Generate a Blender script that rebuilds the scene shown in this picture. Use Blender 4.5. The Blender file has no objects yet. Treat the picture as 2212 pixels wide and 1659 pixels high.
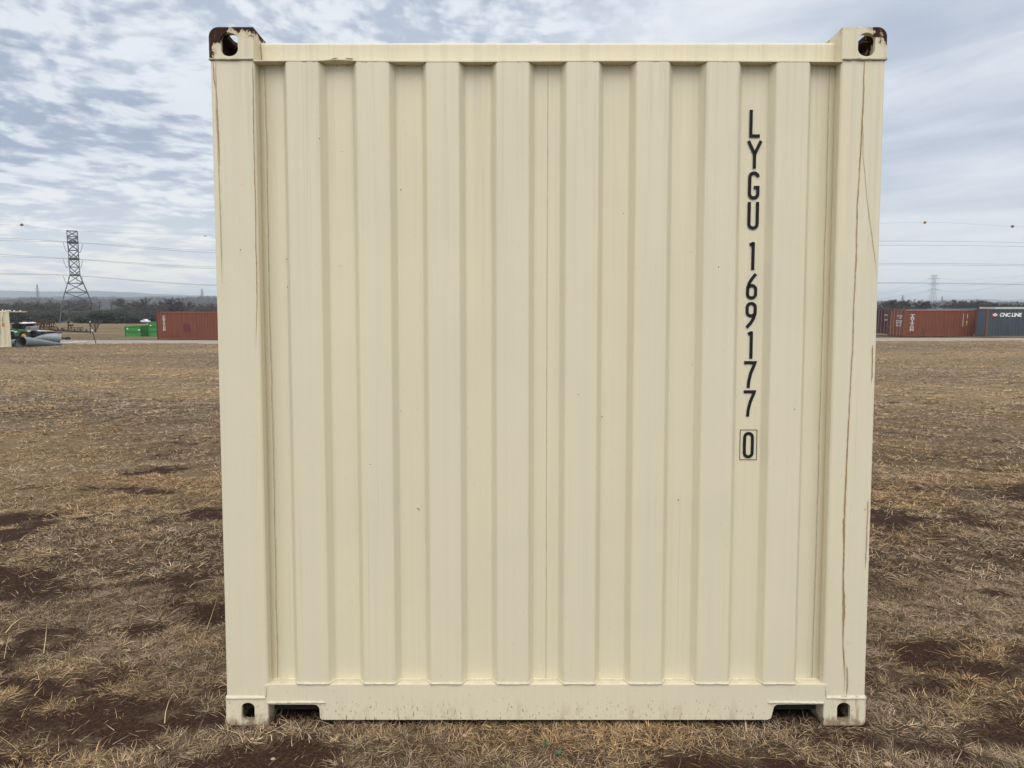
import bpy, bmesh, math, random
import numpy as np
from mathutils import Vector, Matrix
R = math.radians
random.seed(7)
S = bpy.context.scene
COL = S.collection

# ------------------------------------------------------------------ camera, world, sun, exposure
CAMZ = 1.6026
PITCH = 6.5                      # camera looks 6.5 degrees below the horizon
F = 1534.0                       # focal length in units of 1/2212 of the picture width (24 mm lens)
cam_d = bpy.data.cameras.new('camera'); cam = bpy.data.objects.new('camera', cam_d); COL.objects.link(cam)
cam_d.sensor_width = 36.0; cam_d.lens = 36.0 * F / 2212.0
cam_d.clip_start = 0.05; cam_d.clip_end = 30000
cam.location = (0, 0, CAMZ); cam.rotation_euler = (R(90 - PITCH), 0, 0)
S.camera = cam
S.view_settings.view_transform = 'Standard'; S.view_settings.look = 'None'
S.view_settings.gamma = 1.0; S.view_settings.exposure = 0.10
S.cycles.max_bounces = 6; S.cycles.volume_bounces = 3
S.cycles.use_denoising = True

# ---- tiny expression layer for shader maths
class E:
    nt = None
    def __init__(s, v): s.v = v
    @staticmethod
    def m(op, *a):
        n = E.nt.nodes.new('ShaderNodeMath'); n.operation = op
        for i, x in enumerate(a):
            if isinstance(x, E): E.nt.links.new(x.v, n.inputs[i])
            else: n.inputs[i].default_value = float(x)
        return E(n.outputs[0])
    def __add__(s, o): return E.m('ADD', s, o)
    __radd__ = __add__
    def __sub__(s, o): return E.m('SUBTRACT', s, o)
    def __rsub__(s, o): return E.m('SUBTRACT', o, s)
    def __mul__(s, o): return E.m('MULTIPLY', s, o)
    __rmul__ = __mul__
    def __truediv__(s, o): return E.m('DIVIDE', s, o)
    def max(s, o): return E.m('MAXIMUM', s, o)
    def min(s, o): return E.m('MINIMUM', s, o)
    def abs(s): return E.m('ABSOLUTE', s)
    def step(s, a, b):           # smooth ramp a -> b
        n = E.nt.nodes.new('ShaderNodeMapRange'); n.interpolation_type = 'SMOOTHSTEP'
        E.nt.links.new(s.v, n.inputs[0]); n.inputs[1].default_value = a; n.inputs[2].default_value = b
        return E(n.outputs[0])
def vec(x, y, z):
    n = E.nt.nodes.new('ShaderNodeCombineXYZ')
    for i, q in enumerate((x, y, z)):
        if isinstance(q, E): E.nt.links.new(q.v, n.inputs[i])
        else: n.inputs[i].default_value = q
    return n.outputs[0]
def noise(v, scale, detail=4, rough=.55, dist=0.0, out='Fac'):
    n = E.nt.nodes.new('ShaderNodeTexNoise'); E.nt.links.new(v, n.inputs['Vector'])
    n.inputs['Scale'].default_value = scale; n.inputs['Detail'].default_value = detail
    n.inputs['Roughness'].default_value = rough; n.inputs['Distortion'].default_value = dist
    return E(n.outputs[out])
def coords(kind='Object'):
    tc = E.nt.nodes.new('ShaderNodeTexCoord'); sp = E.nt.nodes.new('ShaderNodeSeparateXYZ')
    E.nt.links.new(tc.outputs[kind], sp.inputs[0])
    return tc.outputs[kind], E(sp.outputs[0]), E(sp.outputs[1]), E(sp.outputs[2])
def mix(f, a, b):
    n = E.nt.nodes.new('ShaderNodeMix'); n.data_type = 'RGBA'
    E.nt.links.new(f.v, n.inputs[0]) if isinstance(f, E) else setattr(n.inputs[0], 'default_value', f)
    for i, q in ((6, a), (7, b)):
        if isinstance(q, E): E.nt.links.new(q.v, n.inputs[i])
        else: n.inputs[i].default_value = (*q, 1)
    return E(n.outputs[2])
def bump(h, strength, dist=.01):
    n = E.nt.nodes.new('ShaderNodeBump'); E.nt.links.new(h.v, n.inputs['Height'])
    n.inputs['Strength'].default_value = strength; n.inputs['Distance'].default_value = dist
    return E(n.outputs[0])
def new_mat(name):
    m = bpy.data.materials.new(name); m.use_nodes = True; nt = m.node_tree; nt.nodes.clear()
    o = nt.nodes.new('ShaderNodeOutputMaterial'); p = nt.nodes.new('ShaderNodeBsdfPrincipled')
    nt.links.new(p.outputs[0], o.inputs[0]); E.nt = nt
    return m, p
def setp(p, col=None, rough=None, metal=None, nrm=None, spec=None):
    for k, q in (('Base Color', col), ('Roughness', rough), ('Metallic', metal), ('Normal', nrm), ('Specular IOR Level', spec)):
        if q is None: continue
        if isinstance(q, E): E.nt.links.new(q.v, p.inputs[k])
        elif isinstance(q, tuple): p.inputs[k].default_value = (*q, 1)
        else: p.inputs[k].default_value = q

# ---- world: daylight sky behind a broken layer of cloud
SUN_EL, SUN_ROT = 58, 184        # sun lamp set behind the camera, a little left, to light the container end
w = bpy.data.worlds.new('World'); S.world = w; w.use_nodes = True; nt = w.node_tree; nt.nodes.clear(); E.nt = nt
wo = nt.nodes.new('ShaderNodeOutputWorld'); bg = nt.nodes.new('ShaderNodeBackground'); nt.links.new(bg.outputs[0], wo.inputs[0])
sky = nt.nodes.new('ShaderNodeTexSky'); sky.sky_type = 'NISHITA'; sky.sun_disc = False
sky.sun_elevation = R(SUN_EL); sky.sun_rotation = R(SUN_ROT)
gen, X, Y, Z = coords('Generated')
zc = Z.max(0.0) + 0.10
lz = E.m('LOGARITHM', zc, math.e)
hl = E.m('SQRT', X * X + Y * Y).max(.02); XH = X / hl; YH = Y / hl
warp = noise(vec(XH * 4.0, YH * 4.0, lz * 4.0), 1.0, 2)
patchy = noise(vec(XH * 8.0 + warp * .8, YH * 8.0, lz * 8.0 + XH * 1.5), 1.0, 3, .5)
cells = noise(vec(XH * 21.0 + warp * 3.0, YH * 21.0, lz * 21.0 + XH * 2.5 + warp * 3.0), 1.0, 3, .5)
small = noise(vec(XH * 48.0 + warp * 4.0, YH * 48.0, lz * 50.0 + XH * 6.0), 1.0, 3, .5)
broad = noise(vec(XH * 2.4 + 4.0, YH * 2.4, lz * 2.2), 1.0, 3, .5)
streak = noise(vec(XH * 3.0 + 9, YH * 3.0, lz * 6.5 - XH * 2.5), 1.0, 5, .55, .3)
side = X.step(-.05, .30)                                 # broken cells to the left, smooth sheet to the right
cell_m = (cells * .46 + small * .22 + patchy * .32).step(.42, .58)
sheet_m = (streak * .55 + broad * .45).step(.34, .62)
dens = cell_m * (1.0 - side) + (sheet_m * .75 + .2) * side
dens = dens * .85 + broad.step(.35, .65) * .15
dark = mix(broad.step(.35, .65), (4.3, 5.1, 6.6), (5.2, 6.0, 7.4))
bright = (9.5, 10.0, 10.6)
cloud = mix(dens, dark, bright)
hz = Z.max(0.0).step(.0, .17)
low = mix(cell_m * .7 * (1.0 - side * .8) + .22, (7.6, 8.5, 9.4), (11.2, 10.9, 10.0))
cloud = mix(hz, low, cloud)
ring = Z.step(-.02, .02)
az_ = R(SUN_ROT); dot = (X * (math.sin(az_) * math.cos(R(SUN_EL))) + Y * (math.cos(az_) * math.cos(R(SUN_EL))) + Z * math.sin(R(SUN_EL))).max(0.0)
glow = 1.0 + dot * dot * 1.3                               # sky brightening added behind the camera to light the container end
vm = E.nt.nodes.new('ShaderNodeVectorMath'); vm.operation = 'SCALE'; E.nt.links.new(cloud.v, vm.inputs[0]); E.nt.links.new(glow.v, vm.inputs['Scale'])
cloud = E(vm.outputs[0])
c = mix(.93, E(sky.outputs[0]), cloud)
c = mix(ring, (1.6, 1.4, 1.1), c)
nt.links.new(c.v, bg.inputs[0]); bg.inputs[1].default_value = 0.085

sd = bpy.data.lights.new('sun', 'SUN'); sun = bpy.data.objects.new('sun', sd); COL.objects.link(sun)
sd.energy = 1.5; sd.angle = R(45); sd.color = (1.0, .93, .82)
az = R(SUN_ROT)                  # the sky's rotation: 0 = +Y, clockwise
sdir = Vector((math.sin(az) * math.cos(R(SUN_EL)), math.cos(az) * math.cos(R(SUN_EL)), math.sin(R(SUN_EL))))
sun.rotation_euler = sdir.to_track_quat('Z', 'Y').to_euler()

# ------------------------------------------------------------------ coordinates
TH = R(PITCH)
def at(px, py, Yd):
    """world point seen at px,py (picture 2212 wide) on the plane Yd metres ahead"""
    u = (px - 1106) / F; v = (829.5 - py) / F
    yy = math.cos(TH) + v * math.sin(TH); zz = -math.sin(TH) + v * math.cos(TH)
    return Vector((u / yy * Yd, Yd, CAMZ + zz / yy * Yd))
TC = R(3.58)
def face(px, py, d=0.0):
    """container coordinates (x, z) of a mark measured on its end, d metres behind the front plane"""
    v = (829.5 - py) / F; ang = math.atan(v) - TC
    z = 1.471 + (2.621 + d) * math.tan(ang)
    dep = (2.621 + d) * math.cos(TC) - (z - 1.471) * math.sin(TC)
    return (px - 1106) / F * dep - .129, z

# ------------------------------------------------------------------ terrain
def _hash(ix, iy, s):
    n = (ix * 374761393 + iy * 668265263 + s * 1442695041) & 0xffffffff
    n = ((n ^ (n >> 13)) * 1274126177) & 0xffffffff
    return ((n ^ (n >> 16)) & 0xffff) / 65535.0
def vnoise(x, y, s=0):
    x = np.asarray(x, float); y = np.asarray(y, float)
    ix = np.floor(x).astype(np.int64); iy = np.floor(y).astype(np.int64)
    fx = x - ix; fy = y - iy; fx = fx * fx * (3 - 2 * fx); fy = fy * fy * (3 - 2 * fy)
    a = _hash(ix, iy, s); b = _hash(ix + 1, iy, s); c = _hash(ix, iy + 1, s); d = _hash(ix + 1, iy + 1, s)
    return (a * (1 - fx) + b * fx) * (1 - fy) + (c * (1 - fx) + d * fx) * fy
def fbm(x, y, s=0, o=3):
    t = 0; amp = .5; tot = 0
    for i in range(o): t = t + amp * vnoise(x * 2 ** i, y * 2 ** i, s + i); tot += amp; amp *= .5
    return t / tot
PY = [-40, 0, 2.54, 9, 30, 50, 58, 68, 90, 120, 200, 300, 400, 600, 1200, 2500, 9000]
PZ = [1.9, .12, 0, -.33, -1.08, -1.54, -1.68, -1.88, -2.6, -3.4, -4.6, -7.0, -9.4, -13, -22, -30, -30]
def H(x, y):
    x = np.asarray(x, float); y = np.asarray(y, float)
    z = np.interp(y, PY, PZ)
    near = np.clip((70 - y) / 60, 0, 1)
    b = (fbm(x * 3.2, y * 3.2, 11) - .5) * .055 + (fbm(x * .7, y * .7, 31) - .5) * .10 + (fbm(x * .16, y * .16, 41) - .5) * .22 * np.clip((y - 8) / 12, 0, 1)
    fine = (fbm(x * 14, y * 14, 21) - .5) * .016 * np.clip((9 - y) / 5, 0, 1)
    z = z + .21 * np.clip((x - 8) / 18, 0, 1) * np.clip((y - 30) / 25, 0, 1)
    under = (np.clip((1.55 - np.abs(x - .13)) / .4, 0, 1) * np.clip((y - 2.1) / .45, 0, 1) * np.clip((9.6 - y) / .6, 0, 1))
    return z + (b * near + fine) * (1 - .85 * under) - .020 * under * np.clip((y - 2.5) / .5, 0, 1)
def Hs(x, y): return float(H(x, y))

# ------------------------------------------------------------------ mesh helpers
def cover_mask(x, y):
    near = np.clip((y - 3.0) / 6, 0, 1)
    m_ = fbm(x * 1.3, y * 1.9, 201, 4) * .7 + fbm(x * 5.0, y * 7.0, 211, 3) * .3
    m_ = m_ - .035 * np.clip((2.75 - y) / .3, 0, 1)
    return m_ - (.498 - .150 * near) + .05 * np.clip((y - 12) / 20, 0, 1)
class MB:
    def __init__(s): s.v = []; s.f = []
    def add(s, vs, fs):
        o = len(s.v); s.v += [tuple(q) for q in vs]; s.f += [tuple(i + o for i in q) for q in fs]; return s
    def box(s, x0, x1, y0, y1, z0, z1):
        return s.add([(x0, y0, z0), (x1, y0, z0), (x1, y1, z0), (x0, y1, z0), (x0, y0, z1), (x1, y0, z1), (x1, y1, z1), (x0, y1, z1)],
                     [(0, 3, 2, 1), (4, 5, 6, 7), (0, 1, 5, 4), (1, 2, 6, 5), (2, 3, 7, 6), (3, 0, 4, 7)])
    def prism(s, poly, axis, a, b):
        """poly: list of 2D points, extruded along axis from a to b"""
        n = len(poly)
        def P(q, t): return {'x': (t, q[0], q[1]), 'y': (q[0], t, q[1]), 'z': (q[0], q[1], t)}[axis]
        vs = [P(q, a) for q in poly] + [P(q, b) for q in poly]
        fs = [(i, (i + 1) % n, n + (i + 1) % n, n + i) for i in range(n)]
        fs += [tuple(range(n))[::-1], tuple(range(n, 2 * n))]
        return s.add(vs, fs)
    def sheet(s, line, axis, ts, fn=None):
        """open strip: 2D polyline swept along axis through the positions ts"""
        n = len(line); vs = []
        for t in ts:
            for q in line:
                p = {'x': (t, q[0], q[1]), 'y': (q[0], t, q[1]), 'z': (q[0], q[1], t)}[axis]
                vs.append(fn(p) if fn else p)
        fs = [(j * n + i, j * n + i + 1, (j + 1) * n + i + 1, (j + 1) * n + i) for j in range(len(ts) - 1) for i in range(n - 1)]
        return s.add(vs, fs)
    def tube(s, pts, r, n=8, cap=True):
        pts = [Vector(p) for p in pts]; rs = r if isinstance(r, (list, tuple)) else [r] * len(pts)
        vs = []; up = Vector((0, 0, 1)); prev = None
        for i, p in enumerate(pts):
            t = (pts[min(i + 1, len(pts) - 1)] - pts[max(i - 1, 0)]).normalized()
            a = prev if prev is not None else (up if abs(t.z) < .9 else Vector((1, 0, 0)))
            u_ = (a - t * a.dot(t)).normalized(); prev = u_; w_ = t.cross(u_)
            for k in range(n):
                an = 2 * math.pi * k / n
                vs.append(p + (u_ * math.cos(an) + w_ * math.sin(an)) * rs[i])
        fs = [(j * n + k, j * n + (k + 1) % n, (j + 1) * n + (k + 1) % n, (j + 1) * n + k) for j in range(len(pts) - 1) for k in range(n)]
        if cap: fs += [tuple(range(n))[::-1], tuple(range((len(pts) - 1) * n, len(pts) * n))]
        return s.add(vs, fs)
    def ball(s, c, r, n=12, m=8):
        r = r if isinstance(r, (list, tuple)) else (r, r, r); vs = [(c[0], c[1], c[2] - r[2])]; fs = []
        for j in range(1, m):
            ph = -math.pi / 2 + math.pi * j / m
            for k in range(n):
                an = 2 * math.pi * k / n
                vs.append((c[0] + r[0] * math.cos(ph) * math.cos(an), c[1] + r[1] * math.cos(ph) * math.sin(an), c[2] + r[2] * math.sin(ph)))
        vs.append((c[0], c[1], c[2] + r[2])); top = len(vs) - 1
        for k in range(n): fs.append((0, 1 + (k + 1) % n, 1 + k)); fs.append((top, top - n + k, top - n + (k + 1) % n))
        for j in range(m - 2):
            for k in range(n): fs.append((1 + j * n + k, 1 + j * n + (k + 1) % n, 1 + (j + 1) * n + (k + 1) % n, 1 + (j + 1) * n + k))
        return s.add(vs, fs)
    def build(s, name, mat, parent=None, smooth=False, bevel=0, label=None, solid=0):
        me = bpy.data.meshes.new(name); me.from_pydata(s.v, [], s.f); me.update()
        if smooth: me.polygons.foreach_set('use_smooth', [True] * len(me.polygons))
        o = bpy.data.objects.new(name, me); COL.objects.link(o)
        if mat: me.materials.append(mat)
        if parent: o.parent = parent
        if solid:
            q = o.modifiers.new('thick', 'SOLIDIFY'); q.thickness = solid; q.offset = 0
        if bevel:
            q = o.modifiers.new('bevel', 'BEVEL'); q.width = bevel; q.segments = 2; q.limit_method = 'ANGLE'; q.angle_limit = R(40)
        if label: o['label'] = label
        return o
def thing(name, label, cat, loc=(0, 0, 0), rot=(0, 0, 0), group=None):
    o = bpy.data.objects.new(name, None); COL.objects.link(o); o.empty_display_size = .2
    o.location = loc; o.rotation_euler = rot; return tag(o, label, cat, group)
def tag(o, label, cat, group=None):
    o['label'] = label; o['category'] = cat
    if group: o['group'] = group
    return o
def struct(o, kind='structure', label=None, cat=None):
    o['kind'] = kind
    if label: o['label'] = label
    if cat: o['category'] = cat
    return o
def copy_tree(o, parent=None):
    c = o.copy(); COL.objects.link(c)
    if parent: c.parent = parent
    for ch in list(o.children): copy_tree(ch, c)
    return c

# ------------------------------------------------------------------ materials
CREAM = (.715, .638, .450)
def cream_paint(name, rust=None, dirt=0.0):
    m, p = new_mat(name); ov, x, y, z = coords()
    streaks = noise(vec(x * 60.0, y * 8.0, z * .45), 1.0, 4, .6)
    run = noise(vec(x * 150.0, y * 6.0, z * .7), 1.0, 2, .5).step(.60, .74) * noise(vec(x * 3.0, y, z * .8), 1.3, 2).step(.42, .62)
    blot = noise(ov, 1.6, 4)
    fine = noise(ov, 60.0, 3)
    c = mix(streaks.step(.35, .75) * .26, CREAM, (.635, .555, .40))
    c = mix(blot.step(.3, .75) * .35, c, (.63, .57, .42))
    wash = noise(vec(x * 34.0, y * 8.0, z * .9), 1.0, 4, .6).step(.48, .66) * z.step(1.2, 2.5)
    c = mix(wash * .22, c, (.47, .42, .32))
    c = mix(run * .24, c, (.40, .345, .24))
    c = mix(fine.step(.70, .78) * .25, c, (.33, .28, .2))
    specks = noise(vec(x * 95.0, y * 95.0, z * 48.0), 1.0, 2, .5).step(.715, .75)
    lowz = 1.0 - z.step(.03, .22)
    c = mix(specks * (lowz * .9 + .10) * .85, c, (.13, .085, .05))
    specks2 = noise(vec(x * 140.0, y * 140.0, z * 60.0), 1.0, 2, .5).step(.64, .69) * (1.0 - z.step(.02, .15))
    c = mix(specks2 * .8, c, (.17, .095, .05))
    grime = noise(vec(x * 26.0, y * 26.0, z * 9.0), 1.0, 4, .6).step(.50, .70) * (1.0 - z.step(.0, .14))
    c = mix(grime * .45, c, (.36, .26, .16))
    if rust == 'top':            # paint broken away at the outer top corner of the casting
        ax = x.abs()
        n1 = noise(ov, 24.0, 5, .65) ; n2 = noise(vec(x * 60.0, y * 30.0, z * 14.0), 1.0, 4)
        side_m = (ax - 1.172) / .047; top_m = (z - 2.545) / .046
        both = side_m.max(top_m) + side_m.min(top_m).max(-.7) * .8
        leftside = 1.0 - x.step(-.2, .2)
        mm = (both + leftside * .55 + (n1 - .5) * 3.4).step(.60, .70)
        drip = (both + (n2 - .5) * 3.0 + leftside * .3).step(.55, 1.0) * (1.0 - mm)
        halo = (both + leftside * .55 + (n1 - .5) * 3.4).step(.10, .62)
        c = mix(halo * .45, c, (.40, .25, .13)); c = mix(drip * .65, c, (.34, .15, .055))
        c = mix(mm, c, mix(n2.step(.58, .68), (.040, .021, .016), (.15, .068, .035)))
    if rust == 'low':
        n1 = noise(vec(x * 34.0, y * 30.0, z * 16.0), 1.0, 5, .6); n2 = noise(ov, 90.0, 3)
        mm = (n1 * 1.5 - z * 10.0).step(.34, .72)
        c = mix(mm * .7, c, mix(n2.step(.4, .6), (.22, .095, .04), (.07, .035, .02)))
        brown = noise(vec(x * 40.0, y * 40.0, z * 5.0), 1.0, 3).step(.50, .66) * x.step(.6, 1.0)
        c = mix(brown * .55, c, (.25, .155, .085))
    h = noise(ov, 220.0, 2) * .12 + noise(vec(x * 2.2, y * 2.2, z * 1.4), 1.5, 2) * 1.2
    setp(p, c, mix(streaks, (.42,) * 3, (.58,) * 3) if rust != 'top' else mix(mm, (.5,) * 3, (.95,) * 3), 0.0, bump(h, .30, .012), .35 if rust != 'top' else .2)
    return m
def plain(name, col, rough=.6, metal=0.0, var=.25, scale=6.0, dark=.55, bs=.1):
    m, p = new_mat(name); ov, x, y, z = coords()
    n = noise(ov, scale, 5, .6); n2 = noise(ov, scale * 7, 3)
    c = mix((n.step(.3, .75) * .7 + n2.step(.4, .8) * .3) * var * 2, col, tuple(q * dark for q in col))
    setp(p, c, rough, metal, bump(n2, bs, .01)); return m
def weathered(name, col, fade, rust=(.12, .05, .03), amount=.5):
    """container paint of the distant boxes: chalky, streaked, rust spots"""
    m, p = new_mat(name); ov, x, y, z = coords()
    st = noise(vec(x * 5.0, y * 5.0, z * .5), 1.0, 4, .6); bl = noise(ov, .9, 4); sp = noise(ov, 3.4, 5, .65)
    c = mix(st.step(.35, .7) * .55, col, fade)
    c = mix(bl.step(.45, .7) * .35, c, tuple(q * .7 for q in col))
    c = mix(sp.step(.66, .74) * amount, c, rust)
    setp(p, c, .65, 0.0, None, .3); return m
M_cream = cream_paint('cream_paint')
M_cast_top = cream_paint('cream_paint_rusted_top', 'top')
M_cast_low = cream_paint('cream_paint_rusted_low', 'low')
M_weld = plain('weld_paint', (.72, .65, .48), .5, 0, .3, 40, .55, .4)
M_weld_dirty = plain('weld_paint_dirty', (.50, .43, .30), .6, 0, .4, 40, .45, .4)
M_black = plain('black_vinyl', (.004, .004, .005), .85, 0, .1)
M_rust_run = plain('rust_run', (.42, .25, .11), .7, 0, .5, 20)
M_rust_pale = plain('rust_run_pale', (.44, .31, .16), .7, 0, .4, 20)
M_run_faint = plain('dirt_run_faint', (.50, .435, .30), .7, 0, .3, 20)
M_rust_dark = plain('rust_dark', (.10, .045, .03), .8, 0, .5, 30)
M_seam = plain('seam_dark_tan', (.40, .35, .25), .7, 0, .4, 20)  # darker tan for the thin lap lines
M_inside = plain('underside_painted_shade', (.02, .018, .016), .9)  # near black; the shade inside the lifting pockets is put into the colour
M_red = weathered('oxide_red_paint', (.175, .060, .037), (.22, .085, .052), (.07, .03, .025))
M_red2 = weathered('oxide_brown_paint', (.25, .075, .045), (.32, .12, .08), (.06, .03, .025))
M_maroon = weathered('maroon_paint', (.10, .03, .035), (.15, .06, .06))
M_pinkroof = weathered('faded_roof_paint', (.52, .27, .22), (.60, .36, .30), (.2, .09, .06), .4)
M_teal = weathered('slate_green_paint', (.050, .070, .078), (.075, .098, .106), (.10, .07, .05), .45)
M_slate = weathered('slate_blue_paint', (.10, .13, .16), (.16, .20, .235), (.06, .05, .05), .5)
M_blue = weathered('blue_paint', (.03, .08, .24), (.05, .12, .30), (.05, .05, .06), .4)
M_blueroof = weathered('blue_roof_paint', (.16, .26, .42), (.25, .36, .5), (.08, .09, .1), .4)
M_offwhite = weathered('offwhite_paint', (.62, .60, .52), (.7, .68, .6), (.25, .2, .14), .4)
M_cream_far = weathered('cream_paint_far', (.64, .57, .40), (.70, .63, .46), (.35, .28, .18), .35)
M_rustpost = weathered('rusted_post', (.17, .075, .05), (.12, .05, .035))
M_dark = plain('dark_gap', (.018, .015, .014), .9)
M_white = plain('white_lettering', (.82, .80, .77), .6, 0, .2)
M_rod = plain('galvanised_rod', (.38, .37, .36), .5, .4, .3)
M_galv = plain('galvanised_sheet', (.27, .31, .33), .55, .3, .30, 5, .6, .2)
M_galv_in = plain('galvanised_inside', (.26, .29, .30), .6, .3, .3, 4)
M_green = weathered('dumpster_green', (.055, .23, .06), (.08, .29, .09), (.03, .06, .02), .5)
M_green_dk = weathered('dumpster_green_dark', (.03, .17, .035), (.04, .2, .045), (.03, .05, .02), .5)
M_tgreen = plain('tractor_green', (.045, .13, .035), .45, 0, .4, 5)
M_yellow = plain('wheel_yellow', (.62, .42, .08), .45, 0, .3, 8)
M_tyre = plain('tyre_rubber', (.016, .016, .018), .8, 0, .3, 12)
M_steel_dk = plain('dark_steel', (.035, .032, .032), .55, .3, .3)
M_ruststeel = plain('rusty_steel', (.07, .042, .030), .8, 0, .5, 5)
M_orange_rust = plain('orange_rust', (.17, .085, .042), .85, 0, .5, 4)
M_greymachine = plain('grey_machine', (.26, .25, .25), .6, .2, .4, 5)
M_tan = plain('canvas_tan', (.42, .29, .19), .8, 0, .3)
M_plastic_w = plain('white_plastic', (.75, .75, .74), .4, 0, .1)
M_glass = plain('dark_glass', (.02, .024, .03), .12, 0, .1)
M_lattice = plain('tower_steel', (.11, .115, .12), .55, .4, .3, .3)
M_lattice_lt = plain('tower_steel_light', (.26, .28, .29), .55, .4, .3, .3)
M_wire = plain('conductor', (.10, .11, .12), .6, .3, .1)
M_wood = plain('pole_wood', (.045, .038, .032), .9, 0, .4, 2)
M_ball_red = plain('ball_red', (.20, .035, .035), .5, 0, .1)
M_ball_or = plain('ball_orange', (.34, .17, .05), .5, 0, .1)
M_ball_br = plain('ball_brownred', (.20, .06, .05), .5, 0, .1)
M_ball_wh = plain('ball_white', (.6, .6, .62), .5, 0, .1)
M_bark = plain('bare_bark', (.085, .072, .062), .95, 0, .4, 1)
M_twig = plain('bare_twigs', (.088, .082, .077), .95, 0, .4, .4)
M_twig2 = plain('brown_twigs', (.082, .066, .054), .95, 0, .4, .4)
M_leaf = plain('evergreen_leaf', (.026, .042, .020), .8, 0, .5, .5)
M_pink = plain('pink_limestone', (.50, .30, .22), .85, 0, .3, 20)
M_weed = plain('weed_leaf', (.04, .11, .045), .6, 0, .3, 20)
M_truck = plain('white_truck_paint', (.72, .73, .75), .35, 0, .1)

# ground
m, p = new_mat('ground'); M_ground = m; ov, x, y, z = coords()
far = y.step(5.0, 22.0)
patch = noise(vec(x * .9, y * 1.0, 0.0), 1.0, 5, .62, .4)
litter = noise(vec(x * 60.0, y * 70.0, 0.0), 1.0, 4, .72, .25)
mid = noise(vec(x * 5.5, y * 7.0, 0.0), 1.0, 5, .68, .5)
big = noise(vec(x * .05, y * .12, 2.0), 1.0, 4, .6)
soil = mix(litter.step(.35, .7), (.028, .0145, .0095), (.068, .036, .022))
fibre = noise(vec(x * 170.0, y * 60.0, 3.0), 1.0, 3, .6) * .5 + noise(vec(x * 50.0, y * 190.0, 5.0), 1.0, 3, .6) * .5
straw = mix(fibre.step(.43, .62) * (.45 + far * .55) * (.5 + far * .5) + litter.step(.42, .60) * far * .5, (.050, .032, .020), (.36, .27, .17))  # dark brown tone puts the shade of gaps between blades into the colour
straw = mix(mid.step(.32, .62), (.052, .031, .018), straw)
straw = mix(big.step(.4, .62) * .5, straw, (.31, .215, .11))
ca = E.nt.nodes.new('ShaderNodeAttribute'); ca.attribute_name = 'cover'; cv = E(ca.outputs['Fac'])
cover = (cv + (mid - .5) * 1.9 + (litter - .5) * .9).step(.25, .62)
crack = noise(vec(x * 1.1, y * 3.2, 7.0), 1.0, 5, .65).step(.60, .70) * far
c = mix(cover, soil, straw); c = mix(crack * .55, c, (.062, .036, .022))
green = y.step(66.0, 76.0) * (1.0 - y.step(140.0, 200.0)) * noise(vec(x * .03, y * .25, 4.0), 1.0, 3).step(.35, .6)
c = mix(green * .5, c, (.115, .10, .045))
wood_far = y.step(450.0, 900.0)
c = mix(wood_far, c, mix(noise(vec(x * .012, y * .004, 0), 1.0, 5).step(.4, .6), (.05, .06, .045), (.10, .10, .07)))
h = litter * .5 + mid * 1.2
setp(p, c, .95, 0.0, bump(h, .7, .03), .1)
# grass blades carry a tint each; its wide spread also paints light and shade
m, p = new_mat('dry_blades'); M_blade = m
an = E.nt.nodes.new('ShaderNodeAttribute'); an.attribute_name = 'tint'
E.nt.links.new(an.outputs['Color'], p.inputs['Base Color']); p.inputs['Roughness'].default_value = .8; p.inputs['Specular IOR Level'].default_value = .15
# gravel road
m, p = new_mat('gravel'); M_gravel = m; ov, x, y, z = coords()
g1 = noise(vec(x * .25, y * 1.4, 0), 1.0, 5, .65); g2 = noise(ov, 9.0, 4)
c = mix(g1.step(.35, .65), (.25, .205, .155), (.38, .335, .275)); c = mix(g2.step(.5, .75) * .5, c, (.45, .43, .40))
setp(p, c, .95, 0.0, bump(g2, .5, .03), .1)
def hill_mat(name, a, b, sc):
    m, p = new_mat(name); ov, x, y, z = coords()
    n = noise(vec(x * sc, y * sc * .4, z * sc * 6), 1.0, 6, .65)
    setp(p, mix(n.step(.38, .62), a, b), 1.0, 0.0, None, 0.0); return m
M_hill = hill_mat('wooded_hill', (.030, .038, .040), (.085, .088, .078), .012)

# ------------------------------------------------------------------ ground sheet, road, hills
def spaced(pos, n0, step, grow, lim):
    out = [pos]; s_ = step; k = 0
    while out[-1] < lim:
        if k > n0: s_ *= grow
        out.append(out[-1] + s_); k += 1
    return out
ys = [-30, -20, -12, -7, -4, -2, -.5, .6, 1.3] + spaced(1.7, 90, .032, 1.028, 9000)
xp = spaced(0, 90, .05, 1.06, 7000)
xs = [-q for q in xp[::-1]][:-1] + xp
xa = np.array(xs); ya = np.array(ys); XX, YY = np.meshgrid(xa, ya)
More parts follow.
